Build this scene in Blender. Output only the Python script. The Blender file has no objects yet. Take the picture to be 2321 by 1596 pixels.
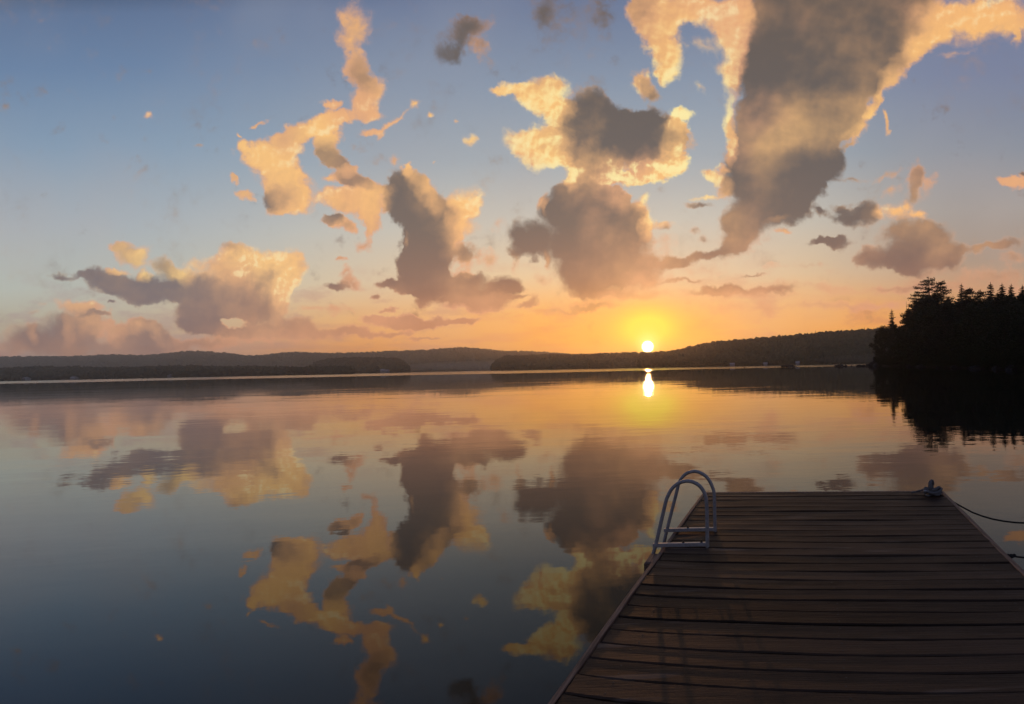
import bpy, math, random, os
import numpy as np
from mathutils import Vector, Matrix

# ------------------------------------------------------------------ camera
F_PX = 1150.0                 # focal length in photo pixels (photo 2321 px wide)
VX = 1765.0                   # where the optical axis meets the photo
ROLL = math.atan(0.0205)
VY = 861.5 - 0.0205 * VX
CAM_Z = 1.9                   # eye 1.5 m above a deck 0.4 m above the lake
DECK = 0.4
C = bpy.context.scene.collection
sc = bpy.context.scene

cam_d = bpy.data.cameras.new("camera")
cam = bpy.data.objects.new("camera", cam_d)
C.objects.link(cam)
cam_d.sensor_width = 36.0
cam_d.lens = 36.0 * F_PX / 2321.0
cam_d.shift_x = (1160.5 - VX) / 2321.0
cam_d.shift_y = (VY - 798.0) / 2321.0
cam_d.clip_start = 0.05
cam_d.clip_end = 30000.0
cam.matrix_world = Matrix.Translation((0, 0, CAM_Z)) @ Matrix.Rotation(ROLL, 4, 'Y') @ Matrix.Rotation(math.pi / 2, 4, 'X')
sc.camera = cam
sc.render.resolution_x = 1024
sc.render.resolution_y = 704


def uv(px, py):
    """slopes (X/Y, Z/Y) of the sight line through a photo pixel"""
    dx = (px - VX) / F_PX
    dz = (VY - py) / F_PX
    c, s = math.cos(ROLL), math.sin(ROLL)
    return dx * c + dz * s, -dx * s + dz * c


def at(px, py, Y):
    """a photo pixel seen at Y metres out, as a point of the place"""
    u, v = uv(px, py)
    return Vector((u * Y, Y, v * Y + CAM_Z))


def srgb(r, g, b):
    f = lambda c: (c / 255.0 / 12.92) if c <= 10 else ((c / 255.0 + 0.055) / 1.055) ** 2.4
    return (f(r), f(g), f(b), 1.0)


# ------------------------------------------------------------------ view, sun
sc.view_settings.view_transform = 'Standard'
sc.view_settings.look = 'None'
sc.view_settings.exposure = 0.0
sc.view_settings.gamma = 1.0
sc.render.engine = 'CYCLES'
sc.cycles.use_denoising = True
sc.cycles.max_bounces = 6
sc.cycles.volume_bounces = 0
sc.cycles.sample_clamp_indirect = 4.0
sc.cycles.sample_clamp_direct = 0.0

SUN_U, SUN_V = uv(1468, 786)
sun_dir = Vector((SUN_U, 1.0, SUN_V)).normalized()
sun_d = bpy.data.lights.new("sun", 'SUN')
sun_d.energy = 0.34
sun_d.angle = math.radians(0.6)
sun_d.color = (1.0, 0.42, 0.16)
sun = bpy.data.objects.new("sun", sun_d)
C.objects.link(sun)
sun.rotation_euler = sun_dir.to_track_quat('Z', 'Y').to_euler()
sun.location = (-40, 120, 60)

# ------------------------------------------------------------------ sky
world = bpy.data.worlds.new("World")
sc.world = world
world.use_nodes = True
WN = world.node_tree
N, L = WN.nodes, WN.links
N.clear()


def lk(v, sock):
    if hasattr(v, 'is_linked') or hasattr(v, 'links'):
        L.new(v, sock)
    else:
        sock.default_value = v


def m(op, a, b=0.0, c=0.0, clamp=False):
    n = N.new('ShaderNodeMath')
    n.operation = op
    n.use_clamp = clamp
    lk(a, n.inputs[0]); lk(b, n.inputs[1]); lk(c, n.inputs[2])
    return n.outputs[0]


def sstep(x, a, b, lo=0.0, hi=1.0):
    n = N.new('ShaderNodeMapRange')
    n.interpolation_type = 'SMOOTHSTEP'
    lk(x, n.inputs[0]); n.inputs[1].default_value = a; n.inputs[2].default_value = b
    n.inputs[3].default_value = lo; n.inputs[4].default_value = hi
    return n.outputs[0]


def mixc(f, a, b, mode='MIX'):
    n = N.new('ShaderNodeMix')
    n.data_type = 'RGBA'
    n.blend_type = mode
    n.clamp_result = False
    lk(f, n.inputs[0]); lk(a, n.inputs[6]); lk(b, n.inputs[7])
    return n.outputs[2]


def ramp(x, stops, mode='LINEAR'):
    n = N.new('ShaderNodeValToRGB')
    n.color_ramp.interpolation = mode
    e = n.color_ramp.elements
    while len(e) > 1:
        e.remove(e[-1])
    e[0].position = stops[0][0]; e[0].color = stops[0][1]
    for p, c in stops[1:]:
        k = e.new(p); k.color = c
    lk(x, n.inputs[0])
    return n.outputs[0]


def vec(x, y, z):
    n = N.new('ShaderNodeCombineXYZ')
    lk(x, n.inputs[0]); lk(y, n.inputs[1]); lk(z, n.inputs[2])
    return n.outputs[0]


def noise(v, scale, detail, rough=0.5, dim='3D', lac=2.0):
    n = N.new('ShaderNodeTexNoise')
    n.noise_dimensions = dim
    L.new(v, n.inputs['Vector'])
    n.inputs['Scale'].default_value = scale
    n.inputs['Detail'].default_value = detail
    n.inputs['Roughness'].default_value = rough
    n.inputs['Lacunarity'].default_value = lac
    return n


def vm(op, a, b=None, c=None):
    n = N.new('ShaderNodeVectorMath')
    n.operation = op
    lk(a, n.inputs[0])
    if b is not None: lk(b, n.inputs[1])
    if c is not None: lk(c, n.inputs[2])
    return n.outputs[0]


lu = lambda px: (px - VX) / F_PX
tc = N.new('ShaderNodeTexCoord')
sep = N.new('ShaderNodeSeparateXYZ')
L.new(tc.outputs['Generated'], sep.inputs[0])
dx_, dy_, dz_ = sep.outputs
yy = m('MAXIMUM', dy_, 0.24)
U = m('DIVIDE', dx_, yy)                       # slopes of the sky direction
V = m('MAXIMUM', m('DIVIDE', dz_, yy), 0.0)
P = vec(U, V, 0.0)

# clouds: (x, y, rx, ry, tilt, weight, lit) in photo pixels of the sky dome, turned into slopes
CLOUDS = [
    (45, 765, 38, 24, 0, 1, .35), (62, 752, 12, 20, 0, .8, .95), (130, 760, 60, 34, 0, 1, .32), (150, 748, 11, 26, 0, .7, .98),
    (190, 730, 62, 30, 0, 1, .5), (172, 693, 46, 11, 0, .9, .95), (215, 713, 30, 5, 0, .9, .2), (205, 738, 40, 16, -25, .6, .98),
    (262, 752, 18, 24, 20, .8, .9), (330, 762, 50, 36, 0, 1, .32), (322, 738, 34, 14, 0, .7, .95), (362, 752, 12, 24, 30, .7, .95),
    (200, 795, 260, 22, 0, .8, .42), (140, 627, 26, 6, -10, 1, .1), (188, 626, 18, 6, 0, .9, .1), (240, 635, 45, 20, -12, 1.3, .05),
    (300, 650, 50, 24, -12, 1.4, .05), (350, 660, 55, 24, 0, 1.3, .08), (410, 658, 45, 18, 0, 1.2, .12), (270, 614, 18, 6, 0, .9, .95),
    (322, 626, 16, 8, 0, .9, .95), (270, 556, 24, 8, 0, .9, .5), (292, 578, 24, 18, -30, 1, .4), (328, 568, 16, 16, 0, .9, .8),
    (318, 592, 20, 20, 0, 1, .65), (372, 608, 22, 16, -40, 1, .3), (415, 628, 26, 14, -30, 1, .75), (395, 620, 20, 14, -40, .8, .5),
    (250, 680, 13, 4, 0, .9, .1), (386, 672, 13, 3, 0, .9, .1), (560, 588, 60, 26, 0, 1, 1), (520, 562, 32, 10, 0, .8, .3),
    (500, 600, 60, 22, 10, 1, .9), (625, 594, 45, 14, 15, .9, 1), (668, 610, 20, 44, -8, 1, 1), (650, 650, 20, 40, 0, .9, .95),
    (600, 640, 55, 30, 0, 1, .62), (540, 640, 60, 26, 0, 1.1, .45), (480, 665, 60, 26, -10, 1.3, .15), (430, 665, 30, 18, -10, 1, .15),
    (470, 705, 50, 32, 0, 1.4, .1), (455, 735, 34, 18, 0, 1, .1), (560, 690, 44, 30, 0, 1.2, .28), (610, 705, 40, 30, 0, 1.1, .2),
    (635, 690, 18, 34, 0, .8, .75), (500, 690, 30, 20, 0, .6, .7), (533, 731, 22, 9, 0, -1.0, 0), (550, 748, 100, 12, 0, 1, .25),
    (680, 734, 34, 16, 0, 1, .25), (700, 752, 90, 12, 0, .8, .35), (600, 770, 120, 10, 0, .5, .6), (803, 55, 30, 40, 0, .62, .6),
    (806, 105, 28, 45, 0, .66, .62), (815, 160, 24, 34, 0, .6, .5), (838, 200, 24, 26, 0, .75, .7), (818, 232, 28, 22, 0, 1, .95),
    (852, 252, 26, 14, 0, .9, .97), (885, 283, 28, 8, 45, .9, 1), (845, 294, 24, 7, 0, .8, .9), (862, 300, 10, 10, 0, .6, .9),
    (915, 262, 26, 5, 40, .8, .9), (941, 240, 8, 7, 0, .8, .8), (745, 232, 18, 9, 0, 1, 1), (750, 262, 22, 22, 0, 1, 1),
    (770, 265, 34, 14, 20, .9, .97), (745, 300, 30, 30, 0, 1.1, .97), (690, 300, 46, 18, 20, 1, .8), (645, 330, 50, 22, 20, 1.1, .82),
    (580, 348, 34, 20, 0, 1, 1), (625, 360, 50, 20, 10, 1.1, 1), (556, 335, 10, 14, 0, .7, .9), (745, 350, 24, 28, 0, 1.3, .2),
    (770, 374, 34, 12, -25, 1.2, .1), (597, 290, 18, 5, 35, .8, .6), (556, 312, 5, 6, 0, .8, .8), (533, 396, 6, 9, 0, .8, .7),
    (546, 433, 14, 9, 0, .9, .85), (615, 395, 30, 20, 0, 1, .85), (665, 390, 24, 18, -10, 1, .9), (650, 425, 40, 30, 0, 1, .85),
    (622, 447, 30, 24, 0, 1.5, .1), (662, 462, 30, 24, 0, 1, .8), (625, 475, 34, 12, 0, .8, .7), (745, 408, 22, 9, 0, .8, .8),
    (792, 392, 20, 10, 0, .9, .8), (800, 412, 36, 14, -20, 1.5, .2), (850, 430, 34, 12, -10, 1, .5), (765, 452, 44, 20, 0, 1.1, .8),
    (820, 462, 56, 28, 0, 1.2, .8), (838, 498, 20, 26, 0, 1, .8), (832, 528, 9, 18, 0, .8, .8), (742, 496, 18, 10, 0, 1.3, .1),
    (765, 510, 32, 12, -20, 1, .75), (1066, 318, 16, 11, 0, .9, .95), (1032, 266, 6, 6, 0, .8, .9), (975, 264, 10, 4, 0, .7, .9),
    (995, 371, 4, 4, 0, .6, .9), (897, 366, 12, 14, 0, .8, .5), (926, 385, 12, 12, 0, .8, .9), (942, 405, 30, 16, -40, 1, .75),
    (968, 432, 20, 18, -50, .8, .97), (985, 460, 12, 22, 0, .8, .97), (925, 415, 34, 24, 0, 1.2, .05), (905, 450, 26, 42, 0, 1.4, .02),
    (950, 455, 36, 36, 0, 1.4, .08), (975, 500, 44, 44, 0, 1.5, .15), (960, 555, 44, 55, 0, 1.5, .08), (965, 610, 42, 50, 0, 1.5, .1),
    (1005, 640, 50, 22, 0, 1.3, .15), (940, 648, 34, 14, 0, 1, .15), (1050, 460, 28, 26, 0, 1, .9), (1045, 500, 28, 30, 0, 1, .88),
    (1015, 470, 14, 24, 0, .5, .9), (1015, 540, 24, 36, 0, 1, .6), (1050, 575, 26, 16, 0, .8, .2), (1055, 600, 22, 18, 0, .6, .6),
    (1105, 590, 20, 16, 0, .7, .55), (922, 545, 7, 16, 0, .7, .85), (880, 642, 24, 10, 0, 1, .1), (850, 672, 12, 6, 0, .8, .15),
    (1070, 632, 44, 10, 0, 1.1, .1), (1120, 650, 44, 10, 0, 1.1, .1), (1148, 642, 22, 16, 0, 1.2, .1), (1070, 660, 60, 10, 0, 1, .15),
    (1060, 682, 70, 16, 0, 1.2, .2), (1110, 678, 50, 12, 5, 1, .35), (1160, 670, 30, 5, 0, .9, .2), (782, 618, 18, 16, 0, .8, .6),
    (765, 648, 20, 11, 0, 1, .2), (800, 640, 20, 12, 0, .7, .5), (764, 593, 14, 5, 0, .8, .55), (860, 718, 36, 9, -5, 1, .4),
    (900, 728, 56, 13, -6, 1.1, .35), (980, 735, 70, 9, 0, 1, .35), (1055, 730, 36, 6, 10, .9, .35), (800, 744, 36, 11, 0, 1, .35),
    (860, 754, 55, 7, 0, 1, .35), (960, 770, 60, 5, 0, .8, .5), (882, 697, 20, 4, 8, .9, .3), (640, 756, 110, 9, 0, .7, .45),
    (1203, 685, 18, 12, 20, .9, .3), (1180, 698, 16, 9, 0, .8, .35), (1290, 705, 70, 8, 4, .8, .5), (1350, 692, 60, 8, 0, .8, .5),
    (1140, 206, 20, 8, 0, .9, 1), (1165, 198, 20, 13, 0, 1, 1), (1195, 216, 26, 20, -30, 1, .97), (1225, 205, 34, 26, 0, 1.1, .72),
    (1262, 205, 26, 22, 0, 1, .8), (1230, 235, 36, 24, -20, 1.1, .97), (1258, 255, 30, 24, 0, 1, .9), (1180, 318, 32, 22, 0, 1, 1),
    (1200, 345, 26, 16, 0, .8, 1), (1235, 315, 38, 24, 0, 1.1, .8), (1235, 358, 44, 16, 0, .9, 1), (1270, 345, 24, 24, 0, .8, .75),
    (1330, 238, 34, 24, 0, 1.4, .03), (1320, 275, 48, 34, 0, 1.5, .03), (1385, 275, 56, 34, 0, 1.5, .05), (1445, 275, 44, 24, 0, 1.3, .08),
    (1430, 308, 66, 34, 0, 1.3, .08), (1510, 322, 40, 30, 0, .8, .45), (1350, 320, 84, 32, 0, 1.5, .15), (1500, 300, 36, 24, 0, 1.1, .25),
    (1540, 262, 22, 10, 0, 1, 1), (1532, 285, 18, 20, 0, .9, 1), (1520, 325, 18, 30, 0, .9, 1), (1525, 368, 30, 20, -10, 1, 1),
    (1480, 385, 56, 20, 8, 1.1, 1), (1440, 355, 54, 20, 0, 1, .5), (1420, 400, 44, 12, 0, 1, 1), (1350, 360, 44, 26, 0, 1.1, .5),
    (1330, 392, 36, 30, 0, 1.1, .5), (1295, 398, 8, 22, 0, .8, 1), (1385, 372, 22, 30, 0, .8, .8), (1310, 430, 44, 20, 0, 1.2, .25),
    (1290, 465, 50, 34, 0, 1.4, .1), (1345, 470, 60, 40, 0, 1.4, .15), (1310, 520, 66, 50, 0, 1.6, .05), (1390, 530, 66, 50, 0, 1.6, .15),
    (1430, 510, 30, 48, 0, 1.2, .2), (1330, 580, 74, 46, 0, 1.6, .12), (1400, 590, 60, 40, 0, 1.5, .2), (1320, 635, 50, 28, 0, 1.3, .2),
    (1390, 635, 54, 26, 0, 1.2, .25), (1335, 668, 36, 12, 0, 1, .35), (1390, 440, 32, 24, 0, .9, .75), (1415, 468, 22, 20, 0, .7, .75),
    (1372, 438, 14, 16, 0, .8, .1), (1468, 525, 12, 20, 0, .9, .9), (1502, 518, 24, 8, 0, .8, .7), (1508, 528, 12, 6, 0, .8, .2),
    (1230, 455, 9, 18, 0, .8, .9), (1185, 535, 30, 30, 0, 1.3, .05), (1200, 560, 26, 16, 0, 1, .1), (1160, 572, 14, 10, 0, .9, .15),
    (1225, 545, 20, 30, 0, .9, .15), (1238, 590, 8, 18, 0, .8, .7), (1160, 595, 9, 22, 0, .7, .55), (1200, 590, 10, 8, 0, .8, .1),
    (1480, 600, 34, 22, 0, 1, .35), (1475, 640, 44, 16, 0, 1, .5), (1525, 605, 26, 12, 20, 1, .3), (1570, 592, 50, 9, 12, 1, .35),
    (1640, 578, 50, 12, 8, 1, .3), (1420, 672, 100, 10, 0, 1, .55), (1560, 640, 44, 4, 4, .8, .35), (1490, 30, 52, 44, 0, .9, .75),
    (1460, 20, 30, 40, 0, .8, .5), (1500, 90, 44, 44, 0, .95, .78), (1512, 140, 26, 40, 0, .9, .8), (1512, 175, 20, 16, 0, .8, .7),
    (1445, 190, 26, 22, 0, .75, .55), (1468, 215, 18, 24, 0, .6, .2), (1560, 25, 50, 30, 0, 1, .95), (1620, 25, 60, 34, 0, 1, 1),
    (1665, 60, 34, 50, 0, 1.1, 1), (1672, 120, 20, 50, 0, 1, 1), (1640, 80, 26, 22, 0, .8, .97), (1610, 110, 30, 14, -30, .6, .8),
    (1640, 150, 24, 16, -30, .6, .8), (1590, 205, 16, 8, -30, .6, .7), (1668, 180, 14, 34, 0, .8, .9), (1245, 40, 36, 76, 0, .50, .0),
    (1345, 50, 50, 60, 0, .50, .0), (1035, 88, 30, 54, -25, .50, .0), (1005, 132, 36, 20, 20, .45, .0), (1070, 50, 40, 20, 0, .5, .1),
    (1100, 95, 26, 40, 0, .5, .2), (1760, 20, 60, 60, 0, 1.6, .08), (1850, 20, 90, 70, 0, 1.8, .1), (1960, 20, 90, 70, 0, 1.7, .12),
    (2050, 20, 60, 40, 25, 1.4, .2), (1760, 110, 60, 70, 0, 1.7, .1), (1850, 120, 80, 80, 0, 1.8, .12), (1950, 110, 80, 70, 20, 1.6, .15),
    (2000, 110, 44, 40, 20, 1.2, .3), (1730, 200, 44, 70, 0, 1.6, .08), (1820, 210, 70, 70, 0, 1.6, .25), (1910, 190, 60, 60, 0, 1.5, .25),
    (1710, 290, 40, 50, 0, 1.5, .15), (1780, 270, 50, 50, 0, 1.5, .5), (1860, 260, 50, 50, 0, 1.4, .45), (1915, 260, 30, 40, 0, 1.1, .5),
    (1720, 350, 54, 44, 0, 1.5, .2), (1800, 335, 56, 40, 0, 1.4, .45), (1860, 320, 36, 40, 0, 1.2, .4), (1700, 400, 44, 40, 0, 1.6, .05),
    (1770, 390, 66, 36, 0, 1.6, .05), (1840, 370, 46, 36, 0, 1.5, .08), (1740, 440, 56, 40, 0, 1.5, .05), (1800, 430, 44, 36, 0, 1.4, .1),
    (1700, 490, 46, 34, 0, 1.3, .15), (1760, 480, 50, 30, 0, 1.2, .15), (1660, 510, 30, 30, 0, 1, .3), (1690, 540, 40, 20, 10, 1, .3),
    (1655, 560, 34, 14, 20, .9, .35), (1655, 270, 12, 44, 0, .9, .97), (1660, 330, 8, 30, 0, .8, .95), (1640, 385, 14, 12, 0, .9, .95),
    (1612, 402, 24, 12, -20, .9, .97), (1600, 448, 34, 6, 0, .9, .95), (1585, 465, 30, 6, 0, .9, .2), (1655, 430, 14, 20, 0, .7, .6),
    (1640, 430, 20, 20, 0, .6, .6), (2090, 50, 60, 34, 25, 1.1, .85), (2170, 50, 60, 40, 0, 1.1, .92), (2240, 40, 60, 36, 0, 1.1, .85),
    (2305, 40, 40, 40, 0, 1.1, .85), (2310, 85, 8, 20, 0, .9, .8), (2100, 95, 44, 20, 25, 1, .95), (2060, 130, 34, 18, 30, .8, .85),
    (2015, 180, 24, 20, 40, .8, .85), (1965, 260, 18, 12, 40, 1, .97), (1930, 300, 28, 14, 20, .95, .75), (1920, 330, 20, 8, 20, .7, .6),
    (1985, 230, 10, 20, -20, .8, .8), (2012, 275, 8, 24, 15, .8, .75), (2165, 125, 40, 6, 10, .4, .8), (1775, 528, 16, 7, 0, .9, .75),
    (1758, 498, 22, 7, 15, .7, .75), (1925, 495, 44, 16, 0, 1.2, .08), (1965, 475, 26, 20, 30, 1.2, .05), (1900, 470, 26, 12, 0, .7, .2),
    (1860, 545, 40, 8, 10, 1, .15), (1895, 548, 26, 12, 0, 1.1, .15), (1850, 480, 14, 12, 0, .7, .15), (2035, 482, 44, 16, 0, 1, .85),
    (2088, 490, 14, 10, 0, .9, .85), (2085, 400, 14, 30, -20, .8, .3), (2075, 445, 12, 28, -25, .8, .25), (2115, 420, 14, 30, -30, .4, .4),
    (2015, 390, 40, 8, 15, .5, .3), (1920, 400, 30, 8, 0, .5, .25), (2030, 430, 20, 10, 20, .45, .3), (2060, 540, 54, 34, 0, 1.5, .15),
    (2120, 550, 40, 34, 0, 1.4, .12), (2030, 590, 60, 22, 0, 1.4, .2), (2090, 595, 60, 26, 0, 1.4, .15), (2140, 590, 36, 20, 0, 1.2, .2),
    (1965, 575, 26, 16, 0, 1, .35), (2175, 570, 18, 12, 0, 1, .15), (2230, 572, 50, 7, 8, 1, .15), (2290, 560, 44, 12, 10, 1, .15),
    (2300, 590, 40, 14, 0, .7, .3), (2280, 405, 24, 10, -8, 1.1, .95), (2310, 412, 22, 12, 0, 1, .9), (2320, 392, 10, 6, 0, .8, .2),
    (1620, 662, 50, 8, 0, 1, .35), (1655, 655, 30, 8, 0, 1, .2), (1740, 658, 50, 7, 4, 1, .3), (1700, 670, 110, 10, 0, .8, .5),
    (1720, 700, 130, 10, 0, .6, .6), (1900, 690, 160, 8, 0, .5, .5), (1705, 622, 34, 4, 8, .9, .25), (1585, 540, 14, 10, 0, .6, .3),
    (1560, 525, 10, 6, 0, .6, .3), (335, 262, 12, 7, 0, .6, .8), (450, 325, 12, 5, 0, .5, .4), (90, 693, 12, 4, 0, .5, .5),
    (62, 712, 16, 4, 0, .6, .45), (1462, 470, 14, 24, 0, .7, .8), (1475, 505, 10, 14, 0, .8, 1), (1300, 430, 8, 14, 0, .8, .95),
    (1245, 470, 6, 16, 0, .8, .9), (930, 372, 6, 10, -30, .8, .9), (1075, 470, 10, 22, 0, .8, 1), (1600, 610, 60, 16, 10, .5, .45),
    (1800, 645, 120, 9, 0, .5, .45), (2010, 655, 110, 10, 0, .5, .4), (2260, 630, 90, 16, 5, .55, .3), (2200, 660, 120, 12, 0, .5, .35),
    (1490, 555, 26, 18, 0, .55, .4), (1650, 545, 30, 14, 0, .5, .4), (1820, 600, 60, 6, 5, .45, .4), (1100, 700, 80, 7, 4, .5, .5),
    (720, 700, 60, 8, 0, .4, .5), (470, 775, 80, 10, 0, .5, .5), (1210, 640, 20, 14, 0, .5, .4), (1120, 520, 16, 12, 0, .4, .4),
    (820, 560, 24, 10, 0, .4, .5),
]

# wind-torn edges: bend the lookup with two scales of turbulence
w1 = noise(P, 5.0, 3.0, 0.55, '2D')
w2 = noise(P, 24.0, 3.0, 0.6, '2D')
d1 = vm('MULTIPLY_ADD', w1.outputs['Color'], (0.050, 0.038, 0.0), (-0.025, -0.019, 0.0))
d2 = vm('MULTIPLY_ADD', w2.outputs['Color'], (0.032, 0.030, 0.0), (-0.016, -0.015, 0.0))
Q = vm('ADD', P, vm('ADD', d1, d2))

W = None
S = None
for (bx, by, rx, ry, ang, wt, lit) in CLOUDS:
    cu, cv = uv(bx, by)
    g = N.new('ShaderNodeTexGradient')
    g.gradient_type = 'SPHERICAL'
    tm = g.texture_mapping
    tm.vector_type = 'TEXTURE'
    tm.translation = (cu, cv, 0)
    tm.rotation = (0, 0, math.radians(ang) - ROLL)
    tm.scale = (rx / F_PX / 0.62, ry / F_PX / 0.62, 1.0)
    L.new(Q, g.inputs[0])
    o = g.outputs[1]
    W = m('MULTIPLY_ADD', o, wt, W if W is not None else 0.0)
    S = m('MULTIPLY_ADD', o, abs(wt) * lit if wt > 0 else 0.0, S if S is not None else 0.0)

lit0 = m('DIVIDE', S, m('MAXIMUM', W, 0.05))
# billow detail, sampled again a little towards the sun for relief
B = vm('ADD', P, vm('MULTIPLY', d1, (0.6, 0.6, 0.0)))
SH = vm('ADD', B, (0.0045, -0.0085, 0.0))


def voro(v, scale, det):
    n = N.new('ShaderNodeTexVoronoi')
    n.voronoi_dimensions = '2D'
    n.feature = 'SMOOTH_F1'
    n.normalize = True
    L.new(v, n.inputs['Vector'])
    n.inputs['Scale'].default_value = scale
    n.inputs['Detail'].default_value = det
    n.inputs['Roughness'].default_value = 0.55
    n.inputs['Smoothness'].default_value = 0.35
    return n.outputs['Distance']


nb1 = noise(B, 13.0, 6.0, 0.60, '2D').outputs[0]
nl1 = noise(B, 13.0, 4.0, 0.50, '2D').outputs[0]
nl2 = noise(SH, 13.0, 4.0, 0.50, '2D').outputs[0]
bl1 = voro(Q, 26.0, 2.0)
bl2 = voro(vm('ADD', Q, (0.0045, -0.0085, 0.0)), 26.0, 2.0)
nbe = noise(B, 42.0, 5.0, 0.60, '2D').outputs[0]
big = noise(P, 6.0, 3.0, 0.5, '2D').outputs[0]
nF = m('MULTIPLY', m('SUBTRACT', U, lu(1350)), 5.0)
nG = m('MULTIPLY', m('SUBTRACT', V, (VY - 320) / F_PX), 6.5)
crisp = m('POWER', 2.71828, m('MULTIPLY', m('ADD', m('MULTIPLY', nF, nF), m('MULTIPLY', nG, nG)), -1.0))   # the towering cloud over the sun is sharp
nH = m('MULTIPLY', m('SUBTRACT', U, lu(600)), 6.5)
nI = m('MULTIPLY', m('SUBTRACT', V, (VY - 640) / F_PX + 0.02), 9.0)
crisp = m('MAXIMUM', crisp, m('POWER', 2.71828, m('MULTIPLY', m('ADD', m('MULTIPLY', nH, nH), m('MULTIPLY', nI, nI)), -1.0)))
gate = m('MULTIPLY', sstep(lit0, 0.25, 0.95, 0.28, 1.0), m('MULTIPLY_ADD', crisp, 0.5, 0.5))
relief = m('MULTIPLY', gate, m('ADD', m('MULTIPLY', m('SUBTRACT', nl1, nl2), 1.5), m('MULTIPLY', m('SUBTRACT', bl2, bl1), 0.40)))
dens = m('ADD', m('MINIMUM', W, 1.15), m('ADD', m('MULTIPLY_ADD', nb1, 1.0, -0.50), m('ADD', m('MULTIPLY_ADD', nbe, 0.45, -0.225), m('MULTIPLY_ADD', bl1, -0.55, 0.20))))
hard = sstep(dens, 0.14, 0.60)
soft = m('POWER', sstep(dens, -0.02, 1.00), 1.15)
where = sstep(noise(P, 3.1, 1.0, 0.5, '2D').outputs[0], 0.38, 0.62)
where = m('MULTIPLY', where, m('SUBTRACT', 1.0, crisp))
alpha = m('ADD', m('MULTIPLY', hard, m('SUBTRACT', 1.0, where)), m('MULTIPLY', soft, where))
wisp = m('MULTIPLY', sstep(W, 0.02, 0.45), sstep(nb1, 0.42, 0.75, 0.0, 0.5))
alpha = m('MAXIMUM', alpha, wisp)
rim = sstep(m('MULTIPLY_ADD', nb1, 0.5, W), 0.45, 0.90, 1.0, 0.0)
lit = m('MULTIPLY_ADD', lit0, 0.92, 0.0)
lit = m('ADD', lit, m('ADD', m('MULTIPLY', relief, 1.15), m('MULTIPLY', rim, 0.16)))
lit = m('ADD', lit, m('MULTIPLY_ADD', big, 0.75, -0.40), 0.0, clamp=True)

# clear sky behind: colour by elevation, cool on the left, warm round the sun
Vn = m('MULTIPLY', V, 1.25)                     # 0..1 for slopes up to 0.8
k = lambda py, c: ((VY - py) / F_PX * 1.25, srgb(*c))
left = ramp(Vn, [k(825, (150, 128, 138)), k(760, (182, 160, 150)), k(700, (190, 182, 160)), k(620, (184, 190, 182)),
                 k(480, (166, 176, 184)), k(300, (130, 154, 178)), k(120, (102, 128, 162)), k(0, (92, 114, 148)), (1.0, srgb(40, 54, 80))])
mid = ramp(Vn, [k(825, (255, 148, 66)), k(770, (255, 164, 80)), k(700, (249, 186, 116)), k(620, (230, 202, 162)), k(500, (202, 196, 182)),
                k(350, (160, 170, 178)), k(180, (134, 148, 168)), k(0, (106, 120, 150)), (1.0, srgb(70, 88, 126))])
right = ramp(Vn, [k(825, (248, 150, 66)), k(740, (240, 160, 84)), k(680, (204, 152, 112)), k(600, (168, 146, 130)), k(480, (160, 152, 148)),
                  k(350, (136, 142, 154)), k(180, (122, 130, 156)), k(0, (112, 122, 152)), (1.0, srgb(66, 76, 108))])
base = mixc(sstep(U, lu(150), lu(1150)), left, mid)
base = mixc(sstep(U, lu(1650), lu(2250)), base, right)
# warm glow of the sun and its yellow aureole
du = m('SUBTRACT', U, SUN_U)
dv = m('SUBTRACT', V, SUN_V)


def gauss(su, sv, off=0.0):
    a = m('DIVIDE', du, su)
    b = m('DIVIDE', m('SUBTRACT', dv, off), sv)
    r2 = m('ADD', m('MULTIPLY', a, a), m('MULTIPLY', b, b))
    return m('POWER', 2.71828, m('MULTIPLY', r2, -1.0))


g_wide = gauss(0.55, 0.10)
g_mid = gauss(0.175, 0.070, 0.012)
g_in = gauss(0.054, 0.036, 0.034)
g_core = gauss(0.019, 0.019, 0.004)
n_str = noise(vec(m('MULTIPLY', U, 1.0), m('MULTIPLY', V, 9.0), 0.0), 5.0, 4.0, 0.55, '2D').outputs[0]
base = mixc(m('MULTIPLY', g_wide, 0.75), base, srgb(255, 172, 74))
# thin streaky veil low over the horizon
veil = m('MULTIPLY', sstep(n_str, 0.47, 0.68), sstep(V, 0.0, 0.17, 1.0, 0.0))
veilc = mixc(sstep(U, lu(300), lu(1300)), srgb(176, 138, 136), srgb(226, 130, 92))
base = mixc(m('MULTIPLY', veil, 0.5), base, veilc)
low = noise(vec(U, m('MULTIPLY', V, 2.6), 0.0), 8.0, 6.0, 0.62, '2D').outputs[0]
lowm = m('MULTIPLY', sstep(low, 0.50, 0.70), m('MULTIPLY', sstep(V, 0.015, 0.07), sstep(V, 0.10, 0.25, 1.0, 0.0)))
lowc = mixc(sstep(U, lu(300), lu(1300)), srgb(168, 142, 146), srgb(214, 130, 94))
base = mixc(m('MULTIPLY', lowm, 0.50), base, lowc)
# very faint high haze so the blue is not one clean ramp
n_h = noise(P, 2.2, 3.0, 0.5, '2D').outputs[0]
base = mixc(m('MULTIPLY', sstep(n_h, 0.35, 0.75), 0.30), base, mixc(sstep(V, 0.1, 0.6), srgb(206, 184, 166), srgb(146, 152, 166)))

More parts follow.
